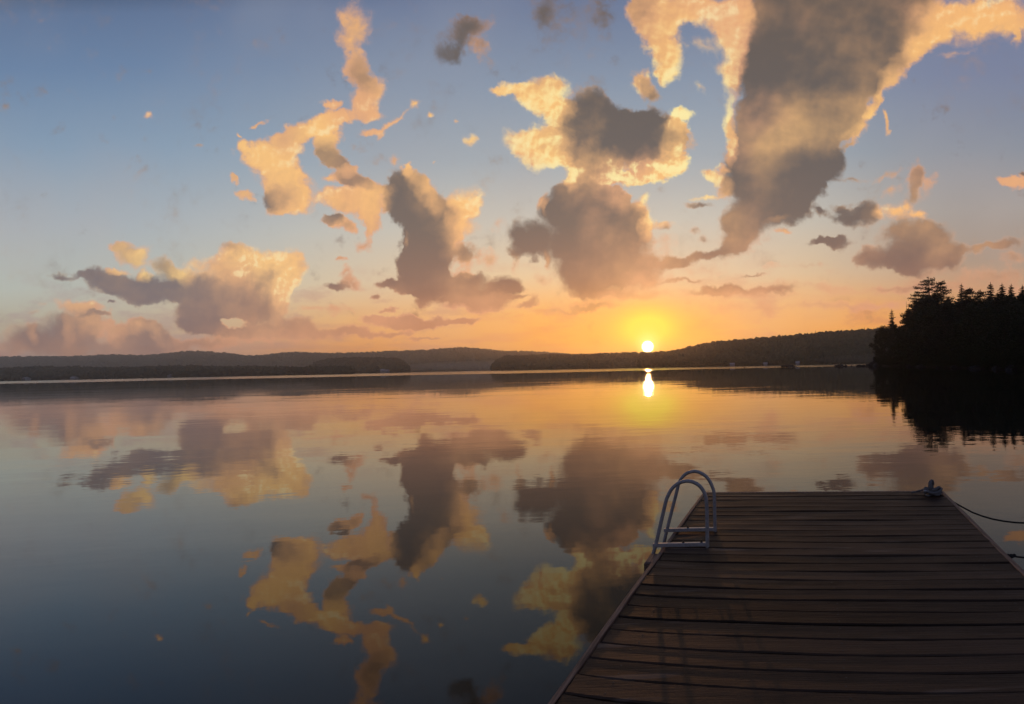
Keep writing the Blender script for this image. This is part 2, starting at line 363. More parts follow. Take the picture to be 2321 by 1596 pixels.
dark = ramp(Vn, [k(825, (205, 125, 88)), k(720, (172, 112, 92)), k(620, (140, 103, 93)), k(500, (112, 97, 92)), k(300, (100, 93, 90)), k(0, (108, 94, 82))])
darkl = ramp(Vn, [k(825, (168, 132, 132)), k(740, (140, 118, 124)), k(620, (122, 112, 122)), k(450, (132, 116, 112)), k(250, (140, 120, 108))])
dark = mixc(sstep(U, lu(300), lu(1000)), darkl, dark)
dark = mixc(0.24, dark, (0.02, 0.02, 0.025, 1))
litc = ramp(Vn, [k(825, (248, 158, 104)), k(700, (240, 166, 124)), k(610, (252, 186, 124)), k(480, (254, 190, 118)), k(300, (255, 200, 118)), k(0, (250, 186, 116))])
litl = ramp(Vn, [k(825, (206, 158, 148)), k(740, (238, 184, 150)), k(690, (252, 206, 150)), k(600, (255, 218, 138)), k(480, (240, 184, 124)), k(250, (252, 198, 124))])
litc = mixc(sstep(U, lu(350), lu(900)), litl, litc)
# the cloud above the sun is lit through and turns yellow-white
g_yel = m('MULTIPLY', gauss(0.27, 0.17, 0.42), sstep(m('MULTIPLY_ADD', relief, 2.2, lit), 0.50, 0.95))
litc = mixc(sstep(noise(P, 4.3, 2.0, 0.5, '2D').outputs[0], 0.40, 0.68, 0.0, 0.65), litc, srgb(226, 160, 122))
peach = mixc(0.45, litc, srgb(180, 136, 114))
hi = mixc(0.65, litc, srgb(255, 232, 176))
ccol = mixc(sstep(lit, -0.05, 0.62), dark, peach)
ccol = mixc(sstep(lit, 0.40, 0.92), ccol, litc)
ccol = mixc(sstep(m('MULTIPLY_ADD', relief, 2.4, lit), 0.85, 1.30), ccol, hi)
fringe = m('MULTIPLY', sstep(dens, 0.30, 0.85, 0.75, 0.0), m('SUBTRACT', 1.0, crisp))
ccol = mixc(m('MULTIPLY', fringe, sstep(lit, 0.2, 0.6)), ccol, mixc(sstep(V, 0.1, 0.5), srgb(226, 160, 130), srgb(214, 160, 128)))
ccol = mixc(m('MULTIPLY', g_yel, 0.9), ccol, srgb(255, 242, 170))
ccol = mixc(m('MULTIPLY', g_wide, 0.22), ccol, srgb(238, 122, 76))
sky = mixc(m('MULTIPLY', alpha, 0.97), base, ccol)
sky = mixc(m('MULTIPLY', g_mid, 0.75), sky, srgb(255, 182, 62))
sky = mixc(m('MINIMUM', m('MULTIPLY', g_in, 1.5), 1.0), sky, (1.0, 0.80, 0.07, 1))
sky = mixc(g_core, sky, (1.6, 1.2, 0.30, 1))
disc = gauss(0.0096, 0.0096)
sky = mixc(sstep(disc, 0.16, 0.52), sky, (14.0, 12.0, 7.0, 1))
# dusk dome overhead and behind the viewer: plain dim sky
back = sstep(dy_, 0.12, 0.30)
behind = ramp(m('MAXIMUM', dz_, 0.0), [(0.0, srgb(120, 112, 132)), (0.25, srgb(104, 112, 142)), (1.0, srgb(66, 84, 124))])
sky = mixc(back, behind, sky)
# a little of the physical dusk sky on top
nish = N.new('ShaderNodeTexSky')
nish.sky_type = 'NISHITA'
nish.sun_disc = False
nish.sun_elevation = math.asin(sun_dir.z)
nish.sun_rotation = math.atan2(sun_dir.x, sun_dir.y)
bg1 = N.new('ShaderNodeBackground'); L.new(sky, bg1.inputs[0]); bg1.inputs[1].default_value = 1.0
out = N.new('ShaderNodeOutputWorld')
bg2 = N.new('ShaderNodeBackground'); L.new(nish.outputs[0], bg2.inputs[0]); bg2.inputs[1].default_value = 0.012
add = N.new('ShaderNodeAddShader'); L.new(bg1.outputs[0], add.inputs[0]); L.new(bg2.outputs[0], add.inputs[1])
L.new(add.outputs[0], out.inputs[0])
world.cycles.sampling_method = 'MANUAL'
world.cycles.sample_map_resolution = 512

# ------------------------------------------------------------------ helpers
def tag(o, label=None, cat=None, group=None, kind=None):
    if label: o['label'] = label
    if cat: o['category'] = cat
    if group: o['group'] = group
    if kind: o['kind'] = kind
    return o


def thing(name, label, cat, loc=(0, 0, 0), rz=0.0, group=None):
    o = bpy.data.objects.new(name, None)
    C.objects.link(o)
    o.location = loc
    o.rotation_euler = (0, 0, rz)
    o.empty_display_size = 0.3
    return tag(o, label, cat, group)


class MB:
    """collects vertices and faces of one mesh"""
    def __init__(self):
        self.v, self.f, self.smooth = [], [], False

    def add(self, vs, fs):
        o = len(self.v)
        self.v += [tuple(p) for p in vs]
        self.f += [tuple(i + o for i in q) for q in fs]

    def box(self, a, b, bev=0.0):
        x0, y0, z0 = a; x1, y1, z1 = b
        if bev <= 0:
            self.add([(x0, y0, z0), (x1, y0, z0), (x1, y1, z0), (x0, y1, z0), (x0, y0, z1), (x1, y0, z1), (x1, y1, z1), (x0, y1, z1)],
                     [(0, 3, 2, 1), (4, 5, 6, 7), (0, 1, 5, 4), (1, 2, 6, 5), (2, 3, 7, 6), (3, 0, 4, 7)])
            return
        e = bev
        ring = lambda z, k: [(x0 + k, y0 + k, z), (x1 - k, y0 + k, z), (x1 - k, y1 - k, z), (x0 + k, y1 - k, z)]
        vs = ring(z0, e) + ring(z0 + e, 0) + ring(z1 - e, 0) + ring(z1, e)
        fs = [(0, 3, 2, 1), (12, 13, 14, 15)]
        for r in range(3):
            for i in range(4):
                j = (i + 1) % 4
                fs.append((r * 4 + i, r * 4 + j, r * 4 + 4 + j, r * 4 + 4 + i))
        self.add(vs, fs)

    def tube(self, pts, r, seg=10, closed=False):
        pts = [Vector(p) for p in pts]
        rr = r if isinstance(r, (list, tuple)) else [r] * len(pts)
        n = len(pts)
        up = None
        rings = []
        for i, p in enumerate(pts):
            a = pts[i - 1] if (i > 0 or closed) else p
            b = pts[(i + 1) % n] if (i < n - 1 or closed) else p
            t = (b - a).normalized()
            if up is None:
                up = t.cross(Vector((0.31, 0.2, 0.93)))
                if up.length < 1e-3: up = t.cross(Vector((1, 0, 0)))
                up.normalize()
            else:
                up = (up - t * up.dot(t)).normalized()
            q = t.cross(up)
            rings.append([p + (up * math.cos(k * 2 * math.pi / seg) + q * math.sin(k * 2 * math.pi / seg)) * rr[i] for k in range(seg)])
        vs = [v for ring in rings for v in ring]
        fs = []
        for i in range(n if closed else n - 1):
            for k in range(seg):
                a = i * seg; b = ((i + 1) % n) * seg; k2 = (k + 1) % seg
                fs.append((a + k, a + k2, b + k2, b + k))
        if not closed:
            fs.append(tuple(range(seg - 1, -1, -1)))
            fs.append(tuple((n - 1) * seg + k for k in range(seg)))
        self.add(vs, fs)

    def build(self, name, mat, parent=None, smooth=False, loc=None):
        me = bpy.data.meshes.new(name)
        me.from_pydata(self.v, [], self.f)
        me.materials.append(mat)
        if smooth:
            me.polygons.foreach_set('use_smooth', [True] * len(me.polygons))
        me.update()
        o = bpy.data.objects.new(name, me)
        C.objects.link(o)
        if parent is not None: o.parent = parent
        if loc is not None: o.location = loc
        return o


def mesh_np(name, verts, faces, mat, smooth=False, parent=None):
    """one mesh from numpy arrays (all faces the same size)"""
    me = bpy.data.meshes.new(name)
    nv, nf, k = len(verts), len(faces), faces.shape[1]
    me.vertices.add(nv); me.vertices.foreach_set('co', np.asarray(verts, np.float32).ravel())
    me.loops.add(nf * k); me.loops.foreach_set('vertex_index', np.asarray(faces, np.int32).ravel())
    me.polygons.add(nf); me.polygons.foreach_set('loop_start', np.arange(0, nf * k, k, dtype=np.int32))
    me.polygons.foreach_set('loop_total', np.full(nf, k, np.int32))
    me.polygons.foreach_set('use_smooth', np.full(nf, smooth))
    me.update(calc_edges=True)
    me.validate()
    me.materials.append(mat)
    o = bpy.data.objects.new(name, me)
    C.objects.link(o)
    if parent is not None: o.parent = parent
    return o


class Mat:
    def __init__(self, name, rough=0.6, metal=0.0, spec=0.5):
        global N, L
        self.m = bpy.data.materials.new(name)
        self.m.use_nodes = True
        N, L = self.m.node_tree.nodes, self.m.node_tree.links
        self.b = N['Principled BSDF']
        self.b.inputs['Roughness'].default_value = rough
        self.b.inputs['Metallic'].default_value = metal
        self.b.inputs['Specular IOR Level'].default_value = spec
        self.tc = N.new('ShaderNodeTexCoord')

    def color(self, c): lk(c, self.b.inputs['Base Color'])

    def bump(self, h, strength, dist):
        n = N.new('ShaderNodeBump')
        n.inputs['Strength'].default_value = strength
        n.inputs['Distance'].default_value = dist
        L.new(h, n.inputs['Height'])
        L.new(n.outputs[0], self.b.inputs['Normal'])


def island_random():
    g = N.new('ShaderNodeNewGeometry')
    return g.outputs['Random Per Island']


# ------------------------------------------------------------------ materials
# still lake water: dark body, mirror surface, faint ripples, wind-ruffled far out
w = Mat('lake_water', rough=0.012)
w.b.inputs['IOR'].default_value = 1.36
w.color((0.0035, 0.0060, 0.0055, 1))
w.b.inputs['Specular Tint'].default_value = (1.0, 0.82, 0.60, 1)
pos = N.new('ShaderNodeNewGeometry').outputs['Position']
sp = N.new('ShaderNodeSeparateXYZ'); L.new(pos, sp.inputs[0])
wob = noise(pos, 0.012, 3.0, 0.5).outputs[0]
farn = m('ADD', sp.outputs[1], m('MULTIPLY_ADD', wob, 150.0, -75.0))
ruff = sstep(farn, 235.0, 300.0)
patch = noise(vm('MULTIPLY', pos, (0.35, 1.0, 1.0)), 0.11, 3.0, 0.55).outputs[0]
calm = sstep(patch, 0.38, 0.62)
s1 = noise(vm('MULTIPLY', pos, (0.45, 1.0, 1.0)), 1.1, 3.0, 0.55).outputs[0]
s2 = noise(vm('MULTIPLY', pos, (0.6, 1.0, 1.0)), 5.5, 2.0, 0.5).outputs[0]
s3 = noise(vm('MULTIPLY', pos, (0.5, 1.0, 1.0)), 0.24, 2.0, 0.5).outputs[0]
hgt = m('ADD', m('MULTIPLY', s1, m('MULTIPLY_ADD', calm, 0.0064, 0.0010)),
        m('ADD', m('MULTIPLY', s2, m('MULTIPLY_ADD', calm, 0.0007, 0.0002)), m('MULTIPLY', s3, 0.011)))
hgt = m('MULTIPLY', hgt, m('MULTIPLY_ADD', ruff, 18.0, 1.0))
w.bump(hgt, 1.0, 1.0)
L.new(m('MULTIPLY_ADD', ruff, 0.10, 0.012), w.b.inputs['Roughness'])
M_WATER = w.m

# weathered brown deck board
d = Mat('deck_wood', rough=0.72, spec=0.26)
d.b.inputs['Specular Tint'].default_value = (1.0, 0.80, 0.62, 1)
oc = d.tc.outputs['Object']
ri = island_random()
rv = vm('MULTIPLY', vec(ri, ri, ri), (37.0, 11.0, 5.0))
gp = vm('ADD', oc, rv)
grain = noise(vm('MULTIPLY', gp, (0.9, 26.0, 8.0)), 3.0, 6.0, 0.62).outputs[0]
fine = noise(vm('MULTIPLY', gp, (3.0, 90.0, 20.0)), 3.0, 3.0, 0.6).outputs[0]
blot = noise(vm('MULTIPLY', gp, (1.0, 2.2, 1.0)), 2.0, 4.0, 0.6).outputs[0]
mott = noise(oc, 60.0, 3.0, 0.6).outputs[0]
c0 = ramp(grain, [(0.25, (0.026, 0.013, 0.007, 1)), (0.5, (0.082, 0.045, 0.025, 1)), (0.75, (0.160, 0.098, 0.056, 1))])
c1 = mixc(sstep(blot, 0.35, 0.75), c0, (0.085, 0.042, 0.028, 1))
c2 = mixc(m('MULTIPLY', ri, 0.5), c1, (0.050, 0.036, 0.024, 1))
worn = m('MULTIPLY', sstep(noise(vm('MULTIPLY', gp, (1.1, 9.0, 1.0)), 1.3, 3.0, 0.5).outputs[0], 0.62, 0.74), 0.6)
c3 = mixc(worn, c2, (0.23, 0.17, 0.13, 1))
knot = N.new('ShaderNodeTexVoronoi')
L.new(vm('MULTIPLY', gp, (1.0, 2.6, 1.0)), knot.inputs['Vector']); knot.inputs['Scale'].default_value = 1.7
kn = sstep(knot.outputs['Distance'], 0.02, 0.075, 1.0, 0.0)
c4 = mixc(m('MULTIPLY', kn, 0.85), c3, (0.012, 0.008, 0.006, 1))
tone = m('MULTIPLY_ADD', ri, 0.60, 0.20)
d.color(mixc(1.0, c4, vec(tone, tone, tone), 'MULTIPLY'))
hh = m('ADD', m('MULTIPLY', grain, 0.6), m('ADD', m('MULTIPLY', fine, 0.35), m('MULTIPLY', mott, 0.3)))
d.bump(hh, 1.0, 0.0045)
L.new(m('MULTIPLY_ADD', blot, -0.35, 0.80), d.b.inputs['Roughness'])
M_DECK = d.m

e_ = Mat('edge_wood', rough=0.6, spec=0.3)
oc = e_.tc.outputs['Object']
g2 = noise(vm('MULTIPLY', oc, (30.0, 1.0, 30.0)), 3.0, 6.0, 0.62).outputs[0]
e_.color(ramp(g2, [(0.3, (0.055, 0.030, 0.020, 1)), (0.5, (0.16, 0.095, 0.066, 1)), (0.75, (0.32, 0.20, 0.14, 1))]))
e_.bump(g2, 0.9, 0.003)
M_EDGE = e_.m

f_ = Mat('dark_frame_wood', rough=0.7)
f_.color(ramp(noise(f_.tc.outputs['Object'], 9.0, 4.0).outputs[0], [(0.3, (0.02, 0.014, 0.01, 1)), (0.7, (0.05, 0.036, 0.027, 1))]))
M_FRAME = f_.m

a_ = Mat('painted_tube', rough=0.32, spec=0.6)
oc = a_.tc.outputs['Object']
sc1 = noise(oc, 45.0, 4.0, 0.6).outputs[0]
a_.color(ramp(sc1, [(0.25, (0.10, 0.085, 0.07, 1)), (0.36, (0.26, 0.23, 0.205, 1)), (0.7, (0.38, 0.34, 0.31, 1))]))
a_.bump(sc1, 0.25, 0.001)
M_TUBE = a_.m

z_ = Mat('galvanised_metal', rough=0.35, metal=0.8)
z_.color(ramp(noise(z_.tc.outputs['Object'], 60.0, 3.0).outputs[0], [(0.3, (0.20, 0.19, 0.18, 1)), (0.7, (0.42, 0.41, 0.40, 1))]))
M_ZINC = z_.m

b_ = Mat('dark_bolt', rough=0.5, metal=0.7)
b_.color((0.05, 0.045, 0.04, 1)); M_BOLT = b_.m


def rope_mat(name, ca, cb):
    r = Mat(name, rough=0.85, spec=0.2)
    wv = N.new('ShaderNodeTexWave')
    wv.wave_type = 'BANDS'; wv.bands_direction = 'DIAGONAL'
    wv.inputs['Scale'].default_value = 60.0; wv.inputs['Distortion'].default_value = 1.2
    L.new(r.tc.outputs['Object'], wv.inputs['Vector'])
    r.color(mixc(wv.outputs['Fac'], ca, cb))
    r.bump(wv.outputs['Fac'], 0.7, 0.004)
    return r.m


M_ROPE_PALE = rope_mat('pale_rope', (0.07, 0.065, 0.06, 1), (0.26, 0.24, 0.22, 1))
M_ROPE_DARK = rope_mat('dark_rope', (0.010, 0.009, 0.008, 1), (0.045, 0.040, 0.036, 1))


def leaf_mat(name, a, b, c):
    l = Mat(name, rough=0.75, spec=0.12)
    n_ = noise(l.tc.outputs['Object'], 0.6, 3.0).outputs[0]
    col = ramp(m('MULTIPLY_ADD', island_random(), 0.5, m('MULTIPLY', n_, 0.5)), [(0.2, a), (0.5, b), (0.8, c)])
    l.color(col)
    return l.m


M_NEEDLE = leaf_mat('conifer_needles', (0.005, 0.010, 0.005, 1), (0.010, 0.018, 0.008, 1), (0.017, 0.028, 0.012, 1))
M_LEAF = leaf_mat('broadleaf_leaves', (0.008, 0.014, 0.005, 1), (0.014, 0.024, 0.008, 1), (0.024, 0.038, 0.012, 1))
M_WOOD_FAR = leaf_mat('far_canopy', (0.030, 0.036, 0.016, 1), (0.042, 0.050, 0.022, 1), (0.060, 0.066, 0.030, 1))

k_ = Mat('bark', rough=0.9, spec=0.2)
k_.color(ramp(noise(vm('MULTIPLY', k_.tc.outputs['Object'], (4, 4, 0.8)), 2.0, 5.0).outputs[0], [(0.3, (0.018, 0.013, 0.010, 1)), (0.7, (0.06, 0.045, 0.035, 1))]))
M_BARK = k_.m

h_ = Mat('hill_ground', rough=0.9, spec=0.1)
h_.color(ramp(noise(h_.tc.outputs['Object'], 0.012, 4.0).outputs[0], [(0.35, (0.030, 0.034, 0.016, 1)), (0.6, (0.050, 0.050, 0.024, 1)), (0.75, (0.11, 0.10, 0.045, 1))]))
M_HILL = h_.m

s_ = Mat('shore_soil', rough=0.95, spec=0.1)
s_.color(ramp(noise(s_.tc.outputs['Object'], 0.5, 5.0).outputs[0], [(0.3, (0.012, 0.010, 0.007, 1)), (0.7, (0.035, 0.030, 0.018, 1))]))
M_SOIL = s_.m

r_ = Mat('lake_rock', rough=0.8, spec=0.2)
rn = noise(r_.tc.outputs['Object'], 2.2, 6.0, 0.65).outputs[0]
r_.color(ramp(rn, [(0.3, (0.012, 0.011, 0.010, 1)), (0.7, (0.045, 0.042, 0.038, 1))]))
r_.bump(rn, 0.8, 0.15)
M_ROCK = r_.m

hw = Mat('white_siding', rough=0.6)
hw.color((0.30, 0.29, 0.28, 1)); M_SIDING = hw.m
hr = Mat('grey_shingles', rough=0.8)
hr.color(ramp(noise(hr.tc.outputs['Object'], 3.0, 2.0).outputs[0], [(0.3, (0.30, 0.28, 0.27, 1)), (0.7, (0.46, 0.44, 0.42, 1))])); M_ROOF = hr.m
hg = Mat('window_glass', rough=0.08); hg.color((0.03, 0.035, 0.04, 1)); M_GLASS = hg.m

# ------------------------------------------------------------------ lake
def lake():
    ys = [-400, -20, 0, 20, 60, 150, 400, 1000, 2500, 6000]
    xs = [-9000, -2500, -600, -100, 0, 100, 600, 2500, 9000]
    vs = [(x, y, 0.0) for y in ys for x in xs]
    nx = len(xs)
    fs = [(j * nx + i, j * nx + i + 1, (j + 1) * nx + i + 1, (j + 1) * nx + i) for j in range(len(ys) - 1) for i in range(nx - 1)]
    b = MB(); b.add(vs, fs)
    tag(b.build('water', M_WATER), 'calm lake water mirroring the sunset clouds', None, None, 'structure')


lake()
rs = np.random.RandomState(11)


# ------------------------------------------------------------------ hills with woods
def interp(prof, x):
    return float(np.interp(x, [p[0] for p in prof], [p[1] for p in prof]))


ICO_V = None


def ico():
    t = (1 + 5 ** 0.5) / 2
    v = np.array([(-1, t, 0), (1, t, 0), (-1, -t, 0), (1, -t, 0), (0, -1, t), (0, 1, t), (0, -1, -t), (0, 1, -t), (t, 0, -1), (t, 0, 1), (-t, 0, -1), (-t, 0, 1)], float)
    v /= np.linalg.norm(v[0])
    f = np.array([(0, 11, 5), (0, 5, 1), (0, 1, 7), (0, 7, 10), (0, 10, 11), (1, 5, 9), (5, 11, 4), (11, 10, 2), (10, 7, 6), (7, 1, 8),
                  (3, 9, 4), (3, 4, 2), (3, 2, 6), (3, 6, 8), (3, 8, 9), (4, 9, 5), (2, 4, 11), (6, 2, 10), (8, 6, 7), (9, 8, 1)])
    return v, f


def hill(name, prof, x0, x1, Ys, Yr, Yb, tree, n, label, wlabel, shore_wob=0.0, seed=1, conif=0.3, powr=0.8):
    """terrain from the shore at Ys up to the ridge at Yr and down behind it, wooded all over"""
    R = np.random.RandomState(seed)
    nu, nt = 160, 14
    pxs = np.linspace(x0, x1, nu)
    vs = []
    ph = R.rand(6) * 6.28
    us = []; zt = []; ysh = []
    for i, px in enumerate(pxs):
        py = interp(prof, px)
        u, v = uv(px, py)
        zr = v * Yr + CAM_Z - tree * 0.85
        edge = min(1.0, (px - x0) / 60.0 + 0.02, (x1 - px) / 60.0 + 0.02)
        us.append(u); zt.append(max(zr, 0.6) )
        ysh.append(Ys + shore_wob * (math.sin(u * 19 + ph[0]) + 0.6 * math.sin(u * 47 + ph[1]) + .35 * math.sin(u * 111 + ph[2])))

    def height(i_u, t):
        u = np.interp(i_u, np.arange(nu), us)
        z = np.interp(i_u, np.arange(nu), zt)
        y0 = np.interp(i_u, np.arange(nu), ysh)
        Y = np.where(t <= 1, y0 + (Yr - y0) * t, Yr + (Yb - Yr) * (t - 1))
        prof_t = np.where(t <= 1, np.clip(t, 0, 1) ** powr, 1 - np.clip(t - 1, 0, 1) ** 1.6 * 0.9)
        zz = z * prof_t + (0.5 * np.sin(u * 60 + t * 9) * np.minimum(z, 12) * 0.08) * np.clip(t, 0, 1) * (t < 1)
        return u * Y, Y, zz
    ts = np.concatenate([[-0.02], np.linspace(0, 1, 9), np.linspace(1.1, 2, nt - 10)])
    for t in ts:
        X, Y, Z = height(np.arange(nu, dtype=float), np.full(nu, max(t, 0)))
        if t < 0: Z = np.full(nu, -0.6); Y = Y - 2
        elif t == 0: Z = np.full(nu, 0.25)
        vs.append(np.stack([X, Y, Z], 1))
    V_ = np.concatenate(vs)
    F = np.array([(j * nu + i, j * nu + i + 1, (j + 1) * nu + i + 1, (j + 1) * nu + i) for j in range(len(ts) - 1) for i in range(nu - 1)])
    o = mesh_np(name, V_, F, M_HILL, smooth=True)
    tag(o, label, None, None, 'structure')
    # woods: crowns of many separate faces over the slope
    iu = R.rand(n) * (nu - 1)
    t = np.concatenate([R.rand(n - n // 3) ** 0.8 * 1.0, 0.9 + 0.25 * R.rand(n // 6), 0.03 * R.rand(n // 3 - n // 6)])
    t = np.clip(t, 0.004, 1.3)
    X, Y, Z = height(iu, t)
    Z = np.maximum(Z, 0.2)
    sz = tree * (0.62 + 0.42 * R.rand(n))
    con = R.rand(n) < conif
    v0, f0 = ico()
    rot = R.rand(n) * 6.28
    c_, s_n = np.cos(rot), np.sin(rot)
    vv = v0[None] * (1 + 0.28 * R.randn(n, 12, 1))
    x = vv[..., 0] * c_[:, None] - vv[..., 1] * s_n[:, None]
    y = vv[..., 0] * s_n[:, None] + vv[..., 1] * c_[:, None]
    z = vv[..., 2]
    wdt = np.where(con, 0.22, 0.42)[:, None] * sz[:, None]
    taper = np.where(con[:, None], 1.0 - 0.75 * (z * 0.5 + 0.5), 1.0)
    PX_ = X[:, None] + x * wdt * taper
    PY_ = Y[:, None] + y * wdt * taper
    PZ_ = Z[:, None] + sz[:, None] * (0.52 + 0.5 * z * np.where(con, 1.08, 0.95)[:, None])
    VV = np.stack([PX_, PY_, PZ_], -1).reshape(-1, 3)
    FF = (f0[None] + (np.arange(n) * 12)[:, None, None]).reshape(-1, 3)
    wd = mesh_np('woodland', VV, FF, M_WOOD_FAR)
    tag(wd, wlabel, 'wood', None, 'stuff')
    return height


profA = [(-500, 818), (-200, 812), (0, 808), (120, 807), (190, 806), (250, 803), (330, 805), (380, 800), (430, 795), (475, 796), (520, 800), (562, 806),
         (600, 803), (632, 799), (665, 797), (720, 799), (800, 799), (860, 796), (940, 794), (1000, 790), (1040, 786), (1100, 790), (1140, 795),
         (1200, 795), (1250, 799), (1300, 802), (1500, 806), (1700, 812)]
hill('far_hills', profA, -500, 1700, 1750, 2400, 3000, 15, 15000, 'long low wooded hills across the lake',
     'hazy woods covering the long far ridge', 40, 1)
profB = [(-500, 838), (-200, 836), (0, 834), (120, 832), (260, 834), (400, 830), (520, 832), (620, 832), (700, 836), (760, 842), (800, 847)]
hill('near_left_shore', profB, -500, 800, 820, 1000, 1150, 13, 8000, 'low near shore on the left', 'dark woods along the nearer left shore', 14, 2)
profC = [(700, 836), (712, 824), (740, 815), (790, 812), (840, 811), (890, 812), (912, 818), (926, 834)]
hill('wooded_point', profC, 700, 926, 1150, 1260, 1400, 15, 2600, 'wooded point jutting into the lake', 'dark woods on the point left of centre', 5, 3)
profD = [(1116, 834), (1122, 820), (1134, 812), (1150, 807), (1190, 806), (1240, 803), (1290, 804), (1360, 801), (1420, 799), (1470, 799), (1500, 798), (1560, 798), (1620, 800), (1700, 806)]
hill('sunset_shore', profD, 1116, 1700, 1150, 1230, 1400, 14, 5200, 'low shore under the setting sun', 'woods on the low shore under the sun', 6, 4, 0.45)
profE = [(1450, 806), (1500, 801), (1540, 792), (1600, 778), (1650, 773), (1700, 768), (1750, 764), (1800, 759), (1850, 755), (1900, 750), (1990, 745), (2100, 742), (2300, 742), (2700, 746)]
hill('right_hill', profE, 1450, 2700, 820, 1010, 1400, 13, 15000, 'long wooded hill rising to the right', 'woods over the hill right of the sun', 8, 5, 0.25)

# ------------------------------------------------------------------ headland on the right
shore = [(1962, 262), (1985, 246), (2010, 222), (2050, 190), (2110, 152), (2200, 116), (2321, 88), (2480, 66), (2700, 48)]
back = [(1962, 268), (1985, 285), (2010, 300), (2050, 320), (2110, 340), (2200, 340), (2321, 330), (2480, 320), (2700, 300)]


def headland_z(px, Y):
    a = interp(shore, px); b = interp(back, px)
    t = (Y - a) / max(b - a, 1)
    if t < 0 or t > 1: return -0.4
    return 0.15 + min(2.6, 0.09 * (Y - a), 0.09 * (b - Y) + 0.1)


def headland():
    R = np.random.RandomState(9)
    pxs = np.linspace(1962, 2700, 90)
    nt = 22
    rows = []
    for j in range(nt):
        t = (j / (nt - 1)) ** 1.6
        row = []
        for px in pxs:
            a = interp(shore, px) + 1.2 * math.sin(px * 0.13) + 0.8 * math.sin(px * 0.31); b = interp(back, px)
            Y = a + (b - a) * t
            u, _ = uv(px, 820)
            z = -0.4 if j in (0, nt - 1) else headland_z(px, interp(shore, px) + (b - interp(shore, px)) * t) + 0.12 * R.randn()
            row.append((u * Y, Y, z))
        rows.append(row)
    V_ = np.array(rows).reshape(-1, 3)
    n = len(pxs)
    F = np.array([(j * n + i, j * n + i + 1, (j + 1) * n + i + 1, (j + 1) * n + i) for j in range(nt - 1) for i in range(n - 1)])
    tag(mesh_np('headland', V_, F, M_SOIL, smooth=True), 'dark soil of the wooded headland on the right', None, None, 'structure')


headland()


# ------------------------------------------------------------------ trees
def taper_trunk(h, r0, bend=0.0, seed=0):
    R = random.Random(seed)
    b = MB()
    n = 9
    pts = [(bend * math.sin(i / n * 2.2) * h * 0.02 + R.uniform(-.02, .02) * h * 0.1, R.uniform(-.02, .02) * h * 0.1, h * i / n) for i in range(n + 1)]
    pts[0] = (0, 0, -0.4)
    b.tube(pts, [r0 * (1 - 0.93 * i / n) + 0.015 for i in range(n + 1)], 8)
    return b


def limb(b, p, q, r):
    b.tube([p, (Vector(p) + Vector(q)) / 2 + Vector((0, 0, 0.1)), q], [r, r * 0.6, r * 0.2], 5)


def spruce(h, rad, seed, lo=0.06, ragged=0.25, lean=0.0):
    """spire with many tiers of drooping needle sprays; returns (trunk, crown) builders"""
    R = random.Random(seed)
    tr = taper_trunk(h, h * 0.014, lean, seed)
    cr = MB()
    z = h * lo
    while z < h * 0.985:
        f = (z - h * lo) / (h * (1 - lo))
        Lm = rad * 1.25 * ((1 - f) ** 0.62) * (0.92 if f > 0.12 else 0.75 + f) + 0.12
        nb = 9 if f < 0.6 else 7
        a0 = R.random() * 6.28
        for k in range(nb):
            if R.random() < 0.08: continue
            a = a0 + k * 6.283 / nb + R.uniform(-.25, .25)
            Lb = Lm * R.uniform(1 - ragged * 1.6, 1 + ragged)
            dirv = Vector((math.cos(a), math.sin(a), 0))
            side = Vector((-math.sin(a), math.cos(a), 0))
            drop = -0.30 * Lb if f < 0.7 else 0.05 * Lb
            m_ = max(3, int(Lb / 0.42))
            zz = z + R.uniform(-.15, .15)
            limb(tr, (0, 0, zz), dirv * Lb * 0.8 + Vector((0, 0, zz + drop * 0.8)), 0.02 + Lb * 0.010)
            for i in range(m_):
                s0 = (i + 0.15) / m_; 
                w_ = Lb * 0.24 * (1 - s0 * 0.55) * R.uniform(.7, 1.3) + 0.10
                pc = dirv * Lb * s0 + Vector((0, 0, zz + drop * s0 ** 1.4))
                pe = dirv * Lb * min(1.0, s0 + 1.5 / m_) + Vector((0, 0, zz + drop * min(1, s0 + 1.2 / m_) ** 1.4 + R.uniform(-.05, .08)))
                for sg in (-1, 1):
                    tip = pc + side * sg * w_ + dirv * w_ * 0.7 + Vector((0, 0, -w_ * R.uniform(.1, .55)))
                    cr.add([pc, tip, pe], [(0, 1, 2)])
                    cr.add([pc, pc + side * sg * w_ * .4 + Vector((0, 0, -w_ * R.uniform(.5, .9))), pe], [(0, 1, 2)])
        z += h * R.uniform(0.014, 0.022) + 0.04
    # leader
    for k in range(6):
        a = k * 1.05
        cr.add([(0, 0, h * 0.96), (0.10 * math.cos(a), 0.10 * math.sin(a), h * 0.975), (0, 0, h + 0.35)], [(0, 1, 2)])
    return tr, cr


def tuft(cr, c, r, n, R, flat=0.6, leaf=0.3):
    for _ in range(n):
        d_ = Vector((R.gauss(0, 1), R.gauss(0, 1), R.gauss(0, flat)))
        if d_.length < 1e-4: continue
        p = Vector(c) + d_.normalized() * r * R.random() ** 0.5
        a = Vector((R.uniform(-1, 1), R.uniform(-1, 1), R.uniform(-.7, .7))) * leaf
        b_ = Vector((R.uniform(-1, 1), R.uniform(-1, 1), R.uniform(-.7, .7))) * leaf
        cr.add([p, p + a, p + b_], [(0, 1, 2)])


